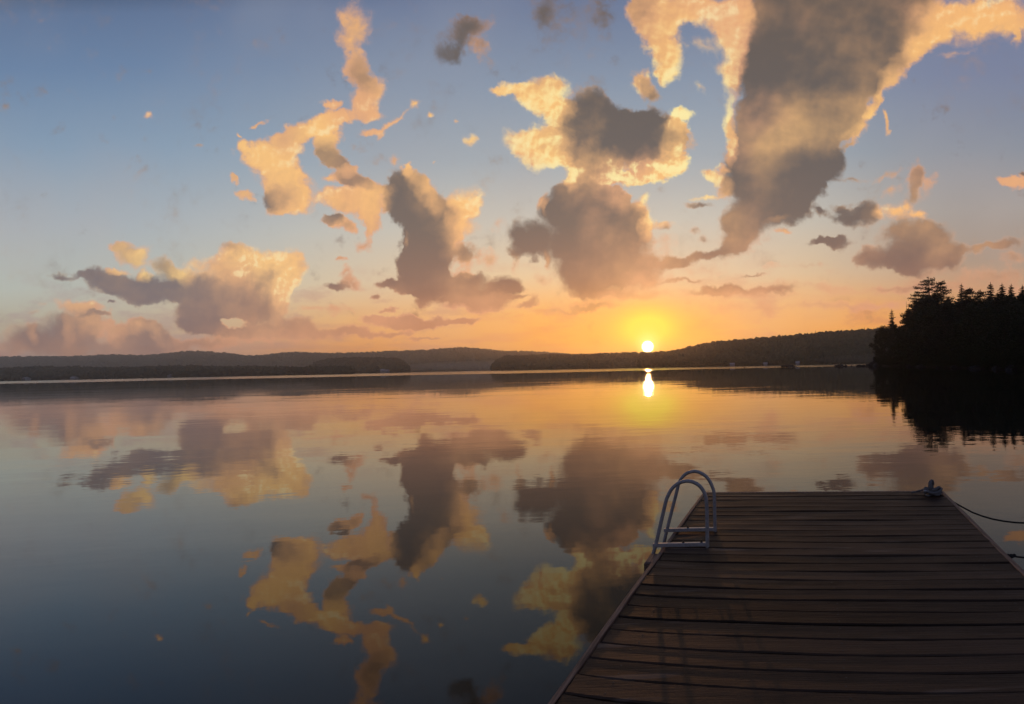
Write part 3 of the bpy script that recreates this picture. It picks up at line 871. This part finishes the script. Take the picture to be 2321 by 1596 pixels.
def pine(h, rad, seed, lo=0.22, bias=0.0, dens=1.0, leaf=0.42):
    """white pine: long level limbs at irregular heights, each ending in flat plates of tufts"""
    R = random.Random(seed)
    tr = taper_trunk(h, h * 0.017, 0.6, seed)
    cr = MB()
    z = h * lo
    while z < h * 0.97:
        f = (z - h * lo) / (h * (1 - lo))
        env = (0.80 + 0.35 * math.sin(f * 2.4)) * (1 - f ** 2.6) + 0.10
        nb = R.choice((3, 4, 5))
        a0 = R.random() * 6.28
        for k in range(nb):
            a = a0 + k * 6.283 / nb + R.uniform(-.4, .4)
            Lb = rad * env * R.uniform(.55, 1.12) * (1 + bias * math.cos(a))
            rise = Lb * R.uniform(0.02, 0.30)
            p0 = Vector((0, 0, z))
            p1 = Vector((math.cos(a) * Lb, math.sin(a) * Lb, z + rise))
            limb(tr, p0, p1, 0.05 + Lb * 0.012)
            steps = max(2, int(Lb / 0.9))
            for i in range(steps):
                s_ = 0.30 + 0.70 * (i + 1) / steps
                c = p0.lerp(p1, s_) + Vector((R.uniform(-.5, .5), R.uniform(-.5, .5), R.uniform(0, .35)))
                tuft(cr, c, 0.75 + 0.35 * R.random(), int(40 * dens), R, 0.35, leaf)
        z += h * R.uniform(0.030, 0.055)
    tuft(cr, (0, 0, h * 0.985), 0.5, 30, R, 1.2, 0.35)
    return tr, cr


def broadleaf(h, rad, seed, lo=0.08, leaf=0.40, dens=1.0, bias=0.0):
    R = random.Random(seed)
    tr = taper_trunk(h * 0.8, h * 0.02, 1.0, seed)
    cr = MB()
    nl = 34
    for k in range(nl):
        f = (k + .5) / nl
        z = h * (lo + (0.95 - lo) * f)
        env = math.sin(math.pi * min(1, 0.18 + 0.80 * f)) ** 0.7
        a = k * 2.4 + R.uniform(-.3, .3)
        Lb = rad * env * R.uniform(.55, 1.05) * (1 + bias * math.cos(a))
        p0 = (0, 0, z * 0.75)
        p1 = Vector((math.cos(a) * Lb, math.sin(a) * Lb, z))
        limb(tr, p0, p1, 0.05)
        for i in range(3):
            c = Vector(p0).lerp(p1, 0.55 + 0.22 * i) + Vector((R.uniform(-.7, .7), R.uniform(-.7, .7), R.uniform(-.3, .6)))
            tuft(cr, c, h * 0.085 * R.uniform(.7, 1.2), int(90 * dens), R, 0.8, leaf)
    return tr, cr


def make_tree(name, label, cat, kind, px, py, Y, rad, seed, group=None, rz=None, **kw):
    """a tree whose top shows at photo pixel (px, py) when it stands Y metres out"""
    top = at(px, py, Y)
    z0 = max(headland_z(px, Y), 0.1)
    h = top.z - z0
    tr, cr = kind(h, rad, seed, **kw)
    t = thing(name, label, cat, (top.x, top.y, z0), 0.0 if rz is None else rz, group)
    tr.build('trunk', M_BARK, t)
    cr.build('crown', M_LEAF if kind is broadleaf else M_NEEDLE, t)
    return t


make_tree('maple_tree', 'round low leafy tree at the water edge, leftmost of the headland', 'tree', broadleaf, 2003, 738, 238, 6.8, 3, lo=0.02, dens=1.5, leaf=0.55)
make_tree('maple_tree', 'leafy tree just right of the small pointed fir', 'tree', broadleaf, 2046, 738, 226, 5.6, 5, lo=0.02, dens=1.5, leaf=0.55)
make_tree('cedar_tree', 'small lone pointed fir standing above the leafy trees on the left', 'tree', spruce, 2021, 701, 244, 3.0, 7, lo=0.30, ragged=0.4)
make_tree('spruce_tree', 'ragged spruce beside the thin dead pole', 'tree', spruce, 2063, 699, 214, 3.6, 8, lo=0.05, ragged=0.4)
make_tree('white_pine', 'tallest broad pine with layered level boughs', 'tree', pine, 2103, 627, 196, 8.6, 21, lo=0.10, bias=-0.12, dens=1.15)
make_tree('white_pine', 'slim pine crowding the right side of the tallest pine', 'tree', pine, 2131, 639, 190, 5.2, 12, lo=0.12, bias=0.15)
make_tree('spruce_tree', 'shorter spruce filling the dip right of the tall pines', 'tree', spruce, 2150, 672, 182, 4.0, 13, ragged=0.35)
make_tree('spruce_tree', 'narrow spire spruce at the left end of the level treetops', 'tree', spruce, 2179, 643, 172, 3.6, 14, lo=0.05, ragged=0.35)
make_tree('white_pine', 'bushy round topped pine right of the narrow spire', 'tree', pine, 2196, 655, 166, 4.0, 15, lo=0.10, dens=1.2)
make_tree('white_pine', 'second bushy pine with a flat round top in the row', 'tree', pine, 2221, 657, 160, 4.2, 16, lo=0.10, dens=1.2)
make_tree('spruce_tree', 'clean pointed spruce, first of the three spires', 'tree', spruce, 2245, 640, 152, 3.6, 17, ragged=0.22)
make_tree('spruce_tree', 'middle spire of the three pointed spruces', 'tree', spruce, 2271, 642, 146, 3.6, 18, ragged=0.3)
make_tree('spruce_tree', 'thin third spire of the three pointed spruces', 'tree', spruce, 2292, 643, 140, 2.8, 19, ragged=0.25)
make_tree('spruce_tree', 'spruce cut by the right border of the photo', 'tree', spruce, 2317, 646, 134, 3.6, 20, ragged=0.3)

# the dark mass in front and between: each a tree of its own, copied from six kinds
G = 'trees merged in the black wood of the headland'
LB = 'tree lost in the black mass of the headland wood below the skyline'
kinds = []
for i, (kd, hh_, rr_, nm) in enumerate([(spruce, 15, 3.6, 'spruce_tree'), (spruce, 17, 3.8, 'spruce_tree'), (pine, 16, 4.4, 'white_pine'),
                                        (broadleaf, 11, 4.6, 'maple_tree'), (broadleaf, 9, 4.4, 'maple_tree'), (spruce, 12, 3.2, 'spruce_tree')]):
    tr, cr = kd(hh_, rr_, 60 + i, lo=0.02)
    kinds.append((nm, hh_, tr, cr, M_LEAF if kd is broadleaf else M_NEEDLE, []))
R = random.Random(77)
fill = []
for px in range(2056, 2480, 11):
    fill.append((px + R.uniform(-4, 4), R.uniform(4, 20), R.uniform(690, 722), None))
for px in range(2080, 2500, 12):
    fill.append((px + R.uniform(-4, 4), R.uniform(20, 42), R.uniform(662, 688), None))
for px in range(2330, 2600, 22):
    fill.append((px, R.uniform(30, 60), R.uniform(640, 665), None))
for px in range(1990, 2330, 9):
    fill.append((px + R.uniform(-3, 3), R.uniform(1.0, 3.5), None, 4))
for (px, off, py, kind_i) in fill:
    Y = interp(shore, px) + off
    z0 = max(headland_z(px, Y), 0.1)
    if py is None:
        u, _ = uv(px, 800); top = Vector((u * Y, Y, z0 + R.uniform(3.0, 5.5)))
    else:
        top = at(px, py, Y)
    h = top.z - z0
    ki = kind_i if kind_i is not None else R.choice((0, 1, 2, 3, 3, 5))
    nm, hb, tr, cr, lm, cache = kinds[ki]
    if not cache:
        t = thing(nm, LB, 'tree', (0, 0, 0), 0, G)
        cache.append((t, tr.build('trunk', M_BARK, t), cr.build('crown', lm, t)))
        obj_t = t
    else:
        t0, a0_, b0_ = cache[0]
        obj_t = t0.copy(); C.objects.link(obj_t)
        for ch in (a0_, b0_):
            c = ch.copy(); C.objects.link(c); c.parent = obj_t
    obj_t.location = (top.x, Y, z0)
    obj_t.rotation_euler = (0, 0, R.random() * 6.28)
    k_s = h / hb
    kx = max(k_s, 0.55) * R.uniform(.95, 1.15) if py is not None else 0.55
    obj_t.scale = (kx, kx, k_s)

# dead snag
pt = at(2054, 683, 228)
b = MB(); b.tube([(0, 0, 0), (0.1, 0, pt.z * 0.5), (0.0, 0, pt.z - 1.0)], [0.22, 0.15, 0.05], 7)
for z_, a in ((0.72, 0.4), (0.80, 3.0), (0.9, 1.4)):
    zz = pt.z * z_
    b.tube([(0, 0, zz), (0.5 * math.cos(a), 0.5 * math.sin(a), zz + 0.25)], [0.05, 0.02], 5)
tag(b.build('dead_tree', M_BARK, None, True, (pt.x, pt.y, 1.0)), 'thin bare dead trunk poking up like a pole left of the tall pine', 'dead tree')


# ------------------------------------------------------------------ rocks off the headland
def rock(px, Y, wd, ht, label, seed):
    RR = np.random.RandomState(seed)
    v0, f0 = ico()
    # subdivide once
    vs = [tuple(v) for v in v0]; mid = {}; fs = []
    def mp(a, b_):
        kk = (min(a, b_), max(a, b_))
        if kk not in mid:
            p = (np.array(vs[a]) + np.array(vs[b_])) / 2
            vs.append(tuple(p / np.linalg.norm(p))); mid[kk] = len(vs) - 1
        return mid[kk]
    for f in f0:
        a, b_, c = map(int, f)
        ab, bc, ca = mp(a, b_), mp(b_, c), mp(c, a)
        fs += [(a, ab, ca), (b_, bc, ab), (c, ca, bc), (ab, bc, ca)]
    v = np.array(vs)
    v = v * (1 + 0.14 * RR.randn(len(v), 1)) 
    v[:, 0] *= wd / 2; v[:, 1] *= wd / 2.6; v[:, 0] *= wd / 2; v[:, 1] *= wd / 2.6; v[:, 2] *= ht * 1.25
    u, _ = uv(px, 825)
    o = mesh_np('rock', v, np.array(fs), M_ROCK)
    o.location = (u * Y, Y, 0.05 * ht)
    o.rotation_euler = (0, 0, RR.rand() * 1.0 - .5)
    tag(o, label, 'rock', 'rocks breaking the water off the headland')


rock(1687, 300, 1.4, 0.35, 'smallest lone rock far out left in open water', 1)
rock(1788, 290, 4.2, 1.1, 'humped lone rock halfway between sun and headland', 2)
rock(1774, 291, 2.0, 0.30, 'low flat rock touching the left foot of the humped lone rock', 12)
rock(1896, 262, 2.2, 0.62, 'left rock of the cluster of three before the headland', 3)
rock(1906, 260, 2.8, 0.85, 'middle and highest rock of the cluster of three', 4)
rock(1917, 261, 2.0, 0.55, 'right rock of the cluster of three before the headland', 5)
rock(1930, 258, 1.2, 0.40, 'tiny rock alone right of the cluster of three', 6)
rock(1946, 254, 2.4, 0.72, 'left rock of the pair nearest the headland tip', 7)
rock(1957, 252, 2.2, 0.60, 'right rock of the pair nearest the headland tip', 8)
rock(1970, 248, 2.6, 0.85, 'boulder joining the row of rocks to the headland tip', 9)
rock(1982, 244, 3.4, 1.6, 'tall boulder on the headland tip under the leafy tree', 10)
rock(1994, 238, 3.6, 1.3, 'wide boulder at the foot of the leftmost leafy tree', 11)
for i, px in enumerate((2030, 2066, 2094, 2130, 2170, 2222, 2262, 2300)):
    rock(px, interp(shore, px) - 0.5, 2.2 + (i % 3) * 0.5, 0.6 + 0.2 * (i % 2), 'dark boulder along the shaded foot of the headland', 20 + i)


# ------------------------------------------------------------------ far houses
def house(px, Y, wd, dp, ht, label, z0, seed=0, nw=3):
    u, _ = uv(px, 830)
    t = thing('lake_house', label, 'house', (u * Y, Y, z0), 0.12 * math.sin(seed * 3.1), 'small pale houses on the far shores')
    b = MB(); b.box((-wd / 2, -dp / 2, -1.0), (wd / 2, dp / 2, ht))
    b.add([(-wd / 2, -dp / 2, ht), (-wd / 2, dp / 2, ht), (-wd / 2, 0, ht + dp * .32)], [(0, 2, 1)])
    b.add([(wd / 2, -dp / 2, ht), (wd / 2, dp / 2, ht), (wd / 2, 0, ht + dp * .32)], [(0, 1, 2)])
    b.build('wall', M_SIDING, t)
    b = MB()
    e = 0.4; hz = ht - 0.05
    for sg in (-1, 1):
        b.add([(-wd / 2 - e, sg * (dp / 2 + e), hz), (wd / 2 + e, sg * (dp / 2 + e), hz), (wd / 2 + e, 0, hz + dp * .36), (-wd / 2 - e, 0, hz + dp * .36),
               (-wd / 2 - e, sg * (dp / 2 + e), hz + .2), (wd / 2 + e, sg * (dp / 2 + e), hz + .2), (wd / 2 + e, 0, hz + dp * .36 + .2), (-wd / 2 - e, 0, hz + dp * .36 + .2)],
              [(0, 1, 2, 3), (4, 7, 6, 5), (0, 4, 5, 1), (0, 3, 7, 4), (1, 5, 6, 2)])
    b.build('roof', M_ROOF, t)
    for k in range(nw):
        x = -wd / 2 + wd * (k + .5) / nw
        b = MB(); b.box((x - .5, -dp / 2 - .06, 0.9), (x + .5, -dp / 2 + .02, ht - 0.7)); b.build('window', M_GLASS, t)


house(19, 812, 8, 6, 2.8, 'white house at the left border on the near left shore', 0.8, 1)
house(57, 812, 9, 6, 2.6, 'wider white house second from the left border', 0.8, 2)
house(168, 812, 6, 5, 2.2, 'small dim house between the white pair and the long boathouse', 0.8, 3, 2)
house(380, 812, 11, 6, 2.4, 'long low white boathouse alone on the left shore', 0.8, 4, 4)
house(757, 1141, 9, 7, 5.5, 'white cottage on the left half of the wooded point', 1.0, 5, 2)
house(868, 1141, 8, 7, 5.2, 'white cottage left of two side by side on the wooded point', 1.0, 6, 2)
house(877, 1142, 7, 6, 4.0, 'lower white cottage right of two side by side on the wooded point', 1.0, 7, 2)
house(1660, 812, 7, 5, 2.4, 'dim house under the hill just right of the sun', 1.0, 8, 2)
house(1735, 812, 6, 5, 2.0, 'small dim house at the middle foot of the right hill', 1.0, 9, 2)
house(1808, 812, 6, 5, 2.6, 'dim house at the foot of the right hill nearest the headland', 1.0, 10, 2)

# ------------------------------------------------------------------ dock
def xl(y): return -0.887 - 0.0379 * (5.964 - y)
def xr(y): return 1.812 - 0.069 * (5.806 - y)


dock = thing('dock', 'weathered brown plank dock running out into the lake', 'dock', (0, 0, 0))
PITCH = 0.1466
NAILS = []
Rp = random.Random(5)
b = MB()
yl = 5.964
i_p = 0
while yl > -2.6:
    y1 = yl - Rp.uniform(0.0035, 0.007); y0 = yl - PITCH
    nseg = 26
    t = min(1.0, max(0.0, (5.5 - yl) / 3.2))
    bow = 0.085 * t
    skl = 0.05 * t
    z = DECK + Rp.uniform(-0.003, 0.003)
    tilt = Rp.uniform(-0.002, 0.002)
    w1_, w2_ = Rp.uniform(0, 6.28), Rp.uniform(0, 6.28)
    cup = Rp.uniform(0.001, 0.0035)
    rows = []
    le, re = Rp.uniform(-.006, .006), Rp.uniform(-.006, .006)
    for k in range(nseg + 1):
        s_ = k / nseg
        ym = (y0 + y1) / 2
        X0 = xl(ym) + le; X1 = xr(ym) + re
        X = X0 + (X1 - X0) * s_
        sk = -0.158 * s_ + skl * (1 - s_) - bow * math.sin(math.pi * s_ ** 0.8) + 0.0018 * math.sin(X * 6 + w1_)
        zz = z + tilt * (s_ - .5) + 0.003 * math.sin(X * 3 + w2_)
        nailz = zz
        hb_ = (y1 - y0) / 2
        edge = 0.007
        prof_ = [(-hb_, -0.036), (-hb_, -edge), (-hb_ + edge, -0.0005), (-hb_ * .5, -cup * .5), (0, -cup), (hb_ * .5, -cup * .5), (hb_ - edge, -0.0005), (hb_, -edge), (hb_, -0.036)]
        wob_ = 0.0010 * math.sin(X * 23 + w2_) + 0.0012 * math.sin(X * 9 + w1_)
        if k in (2, 13, 24):
            for dn in (-0.035, 0.037):
                NAILS.append((X + Rp.uniform(-.012, .012), ym + sk + dn + Rp.uniform(-.006, .006), nailz - cup * 0.8))
        rows.append([(X, ym + sk + p + (wob_ if p < 0 else -wob_), zz + q) for p, q in prof_])
    npf = len(rows[0])
    vs = [p for r_w in rows for p in r_w]
    fs = []
    for k in range(nseg):
        for q in range(npf):
            q2 = (q + 1) % npf
            fs.append((k * npf + q, (k + 1) * npf + q, (k + 1) * npf + q2, k * npf + q2))
    fs.append(tuple(range(npf))); fs.append(tuple(nseg * npf + q for q in range(npf - 1, -1, -1)))
    b.add(vs, fs)
    yl -= PITCH
b.build('decking', M_DECK, dock)
b = MB()
for (nx_, ny_, nz_) in NAILS:
    c8 = [(nx_ + .0055 * math.cos(q * math.pi / 4), ny_ + .0055 * math.sin(q * math.pi / 4), nz_ + .0012) for q in range(8)]
    b.add(c8 + [(x_, y_, nz_ - .006) for x_, y_, _ in c8], [tuple(range(8))] + [(q, (q + 8), ((q + 1) % 8) + 8, (q + 1) % 8) for q in range(8)])
b.build('nail_heads', M_BOLT, dock)


def edge_board(fx, ytop, out, th=0.040, top=0.006, dep=0.19, gaps=()):
    b = MB()
    n = 60
    rows = []
    for k in range(n + 1):
        y = -2.6 + (ytop + 2.6) * k / n
        x = fx(y); x2 = x + out * th
        j = 0.0015 * math.sin(k * 1.7) 
        zt_ = DECK + top + 0.003 * math.sin(k * 0.5)
        rows.append([(x + out * .008, y, DECK - dep), (x + out * .008, y, zt_ - .004), (x + out * .012 + j, y, zt_), (x2 - out * .004 + j, y, zt_), (x2, y, zt_ - .004), (x2, y, DECK - dep)])
    vs = [p for r_w in rows for p in r_w]; fs = []
    for k in range(n):
        for q in range(6):
            q2 = (q + 1) % 6
            fs.append((k * 6 + q, (k + 1) * 6 + q, (k + 1) * 6 + q2, k * 6 + q2))
    fs.append(tuple(range(6))); fs.append(tuple(n * 6 + q for q in range(5, -1, -1)))
    b.add(vs, fs)
    return b.build('edge_board', M_EDGE, dock)


edge_board(xl, 5.985, -1)
edge_board(xr, 5.83, 1, th=0.048)
b = MB()
fl = Vector((xl(5.96), 5.99, 0)); fr = Vector((xr(5.81), 5.835, 0))
b.add([(fl.x, fl.y, .2), (fr.x, fr.y, .2), (fr.x, fr.y, DECK - .004), (fl.x, fl.y, DECK - .004),
       (fl.x, fl.y + .04, .2), (fr.x, fr.y + .04, .2), (fr.x, fr.y + .04, DECK - .004), (fl.x, fl.y + .04, DECK - .004)],
      [(0, 1, 2, 3), (5, 4, 7, 6), (3, 2, 6, 7), (0, 4, 5, 1), (0, 3, 7, 4), (1, 5, 6, 2)])
b.build('end_board', M_EDGE, dock)
b = MB()
for xo in (0.2, 1.25, 2.3):
    b.box((xl(2) + xo, -2.5, 0.18), (xl(2) + xo + .05, 5.6, DECK - 0.045))
b.build('joists', M_FRAME, dock)
for yy_ in (0.0, 2.6, 5.2):
    b = MB(); b.box((xl(yy_) + .18, yy_ - .35, -0.22), (xr(yy_) - .18, yy_ + .35, 0.175), .04)
    b.build('float', M_FRAME, dock)
# short fender block by the ladder
b = MB(); b.box((-1.075, 3.93, 0.14), (-0.985, 4.12, 0.385), .01); b.build('fender_block', M_EDGE, dock)

# ------------------------------------------------------------------ swim ladder
lad = thing('swim_ladder', 'pale grey tubular swim ladder with two hooped handrails on the dock edge', 'ladder', (0, 0, 0))


def hoop(P_in, P_out, hoop_pts, Yd, foot_z):
    """handrail in a plane across the dock: up from the deck, over, and down outside into the lake"""
    pts = hoop_pts
    out_ = []
    # Catmull-Rom through the given points
    q = [Vector(p) for p in pts]
    for i in range(len(q) - 1):
        p0 = q[max(i - 1, 0)]; p1 = q[i]; p2 = q[i + 1]; p3 = q[min(i + 2, len(q) - 1)]
        for k in range(8):
            t = k / 8
            out_.append(0.5 * ((2 * p1) + (p2 - p0) * t + (2 * p0 - 5 * p1 + 4 * p2 - p3) * t * t + (3 * p1 - p0 - 3 * p2 + p3) * t ** 3))
    out_.append(q[-1])
    b = MB(); b.tube(out_, 0.0155, 14)
    return b.build('handrail', M_TUBE, lad, True)


def hp(pxs, Y):
    return [at(px, py, Y) for px, py in pxs]


near = hp([(1603.5, 1243), (1603, 1200), (1602, 1150), (1599, 1124), (1589, 1105), (1574, 1094), (1556, 1090.5), (1537, 1096), (1523, 1108), (1514, 1124), (1508, 1142), (1487, 1232), (1469, 1296)], 4.2)
far = hp([(1621, 1206), (1620, 1165), (1619, 1122), (1614, 1102), (1604, 1084), (1590, 1073), (1574, 1068.5), (1557, 1073), (1545, 1084), (1538, 1098), (1533, 1118), (1512, 1200), (1499, 1256)], 4.58)
for pts in (near, far):
    d_ = (pts[-1] - pts[-3]).normalized()
    pts.append(pts[-1] + d_ * 0.55)
    pts.append(pts[-1] + d_ * 0.35)
    hoop(None, None, pts, 0, 0)
ends = []
for pts, (xa, xb) in ((near, (-1.070, -0.615)), (far, (-1.065, -0.600))):
    Y = pts[0].y
    za = DECK + 0.022; 
    b = MB(); b.box((xa, Y - .016, za - .014), (xb, Y + .016, za + .016), .003)
    br = b.build('mounting_bar', M_TUBE, lad)
    for bx_ in ((-0.82, -0.67) if pts is near else (-0.85,)):
        b = MB(); b.tube([(bx_, Y, za + .015), (bx_, Y, za + .024)], .011, 6); b.tube([(bx_, Y, za + .022), (bx_ , Y, za + .036)], .005, 6)
        b.build('bolt', M_BOLT, lad)
for s_ in (0.03, 0.28, 0.53, 0.78):
    a = near[-3].lerp(near[-1], s_); c = far[-3].lerp(far[-1], s_)
    b = MB(); b.tube([a, c], .0125, 10); b.build('rung', M_TUBE, lad, True)

# ------------------------------------------------------------------ cleat, ropes, post
kp = at(2114, 1127, 5.66); kp.z = DECK + 0.006
cl = thing('dock_cleat', 'galvanised cleat under the rope coil on the far right dock corner', 'cleat', kp, 0.5)
b = MB(); b.box((-.09, -.03, 0), (.09, .03, .010), .003)
b.box((-.035, -.014, .008), (.035, .014, .05), .004); b.build('base', M_ZINC, cl)
b = MB(); b.tube([(-.13, 0, .060), (-.08, 0, .056), (0, 0, .052), (.08, 0, .056), (.13, 0, .060)], [.007, .012, .014, .012, .007], 10)
b.build('horn', M_ZINC, cl, True)

rp = thing('mooring_rope', 'line coiled pale on the corner cleat and sagging dark to the right', 'rope', kp)
RR = random.Random(3)
b = MB()
pts = []
for k in range(90):
    a = k * 0.36
    tt = k / 90
    r_c = 0.060 + 0.028 * math.sin(a * 0.37 + 1) + 0.012 * math.sin(a * 1.3)
    pts.append((r_c * math.cos(a) * 1.15 + .008 * RR.random(), r_c * math.sin(a) * 0.9, 0.020 + 0.060 * tt + 0.014 * math.sin(a * 2.1)))
b.tube(pts, 0.0145, 8)
b.build('coil', M_ROPE_PALE, rp, True)
b = MB()
pts = []
for k in range(40):
    a = k * 0.42
    ph_ = 0.9 + 0.28 * math.sin(a * 0.21)
    pts.append((0.055 * math.cos(a) * math.cos(ph_) - .012, 0.05 * math.cos(a) * math.sin(ph_), 0.105 + 0.060 * math.sin(a) + .006 * math.sin(a * 3)))
b.tube(pts, 0.0125, 8)
b.build('knot', M_ROPE_PALE, rp, True)
b = MB()
pts = [(-0.02 + .02 * math.cos(k * .6), 0.05 + .004 * k, 0.03) for k in range(1)]
pts = [(-.04, .02, .05), (-.10, .05, .045), (-.17, .07, .020), (-.22, .065, .012)]
b.tube(pts, .010, 8)
b.build('tail', M_ROPE_PALE, rp, True)
# hanging line: passes the photo points, then rises to the mooring post beyond the frame
path = [(2126, 1119, 5.66), (2144, 1129, 5.6), (2163.5, 1139.5, 5.54), (2184, 1151, 5.47), (2205, 1162, 5.4), (2228, 1170.5, 5.3), (2249, 1176.5, 5.22), (2275, 1181.5, 5.12), (2300, 1184.5, 5.02), (2321, 1185.5, 4.95)]
pts = [at(*p) for p in path]
end = pts[-1]
for k in range(1, 16):
    t = k / 15
    pts.append(Vector((end.x + 2.4 * t, end.y - 0.6 * t, end.z + 0.45 * t * t)))
post_a = pts[-1].copy()
b = MB(); b.tube([p - kp for p in pts], .0085, 8); b.build('hanging_line', M_ROPE_DARK, rp, True)

r2 = thing('mooring_rope', 'taut dark knotted rope leaving the right dock edge low down', 'rope', (0, 0, 0))
path = [(2250, 1263, 3.9), (2268, 1262.5, 3.9), (2280, 1262.5, 3.9), (2288, 1260.5, 3.9), (2296, 1260.0, 3.9), (2304, 1262, 3.9), (2321, 1264, 3.9)]
pts = [at(*p) for p in path]
end = pts[-1]
for k in range(1, 12):
    t = k / 11
    pts.append(Vector((end.x + 2.3 * t, end.y + 0.3 * t, end.z - 0.06 * math.sin(t * 3.14) + 0.02 * t)))
post_b = pts[-1].copy()
rad_ = [0.007] * len(pts)
b = MB(); b.tube(pts, rad_, 8); b.build('line', M_ROPE_DARK, r2, True)
b = MB()
kn_ = at(2290, 1260.5, 3.9)
b.tube([kn_ + Vector((0.020 * math.cos(k * .9) + .0035 * (k - 8), 0.010 * math.sin(k * .9), 0.010 * math.sin(k * .9 + .8))) for k in range(17)], .006, 7)
b.build('knot', M_ROPE_DARK, r2, True)

for pp, lab in ((post_a, 'wooden mooring post holding the sagging line, beyond the right border'), (post_b, 'wooden mooring post holding the taut rope, beyond the right border')):
    t = thing('mooring_post', lab, 'post', (pp.x + .09, pp.y, 0))
    b = MB(); b.tube([(0, 0, -1.5), (0, 0, 0), (0.01, 0, pp.z + .25)], [.10, .095, .085], 12); b.build('pile', M_FRAME, t, True)
    b = MB(); b.tube([(.10 * math.cos(k * .52), .10 * math.sin(k * .52), pp.z + .012 * (k // 12)) for k in range(30)], .009, 7); b.build('rope_wrap', M_ROPE_DARK, t, True)

# ------------------------------------------------------------------ haze over the lake
hz = bpy.data.materials.new('evening_haze')
hz.use_nodes = True
N, L = hz.node_tree.nodes, hz.node_tree.links
N.remove(N['Principled BSDF'])
pv = N.new('ShaderNodeVolumePrincipled')
pv.inputs['Color'].default_value = (0.92, 0.90, 0.90, 1)
pv.inputs['Density'].default_value = 2.0e-4
pv.inputs['Anisotropy'].default_value = 0.78
L.new(pv.outputs[0], N['Material Output'].inputs['Volume'])
b = MB(); b.box((-4600, -60, -1.2), (3600, 3050, 118))
hzo = b.build('haze', hz)
tag(hzo, 'thin evening haze over the lake', None, None, 'stuff')


# ------------------------------------------------------------------ mist lying along the far shore
mi = bpy.data.materials.new('shore_mist')
mi.use_nodes = True
N, L = mi.node_tree.nodes, mi.node_tree.links
N.remove(N['Principled BSDF'])
pv = N.new('ShaderNodeVolumePrincipled')
pv.inputs['Color'].default_value = (0.95, 0.90, 0.85, 1)
pv.inputs['Density'].default_value = 0.9e-3
pv.inputs['Anisotropy'].default_value = 0.3
L.new(pv.outputs[0], N['Material Output'].inputs['Volume'])


def mist(cx, cy, rx, ry, rz, label):
    v0, f0 = [], []
    nu, nv = 32, 12
    for j in range(nv + 1):
        t = math.pi * j / nv
        for i in range(nu):
            a = 2 * math.pi * i / nu
            v0.append((rx * math.sin(t) * math.cos(a), ry * math.sin(t) * math.sin(a), rz * math.cos(t)))
    for j in range(nv):
        for i in range(nu):
            f0.append((j * nu + i, (j + 1) * nu + i, (j + 1) * nu + (i + 1) % nu, j * nu + (i + 1) % nu))
    b = MB(); b.add(v0, f0)
    tag(b.build('mist', mi, None, True, (cx, cy, rz * 1.0 + 0.3)), label, 'mist', None, 'stuff')


mist(-1750, 1330, 700, 210, 13, 'low mist lying before the far ridge on the left')
mist(-760, 1560, 420, 160, 16, 'low mist behind the wooded point')
mist(150, 770, 110, 40, 7, 'faint mist on the water below the right hill')
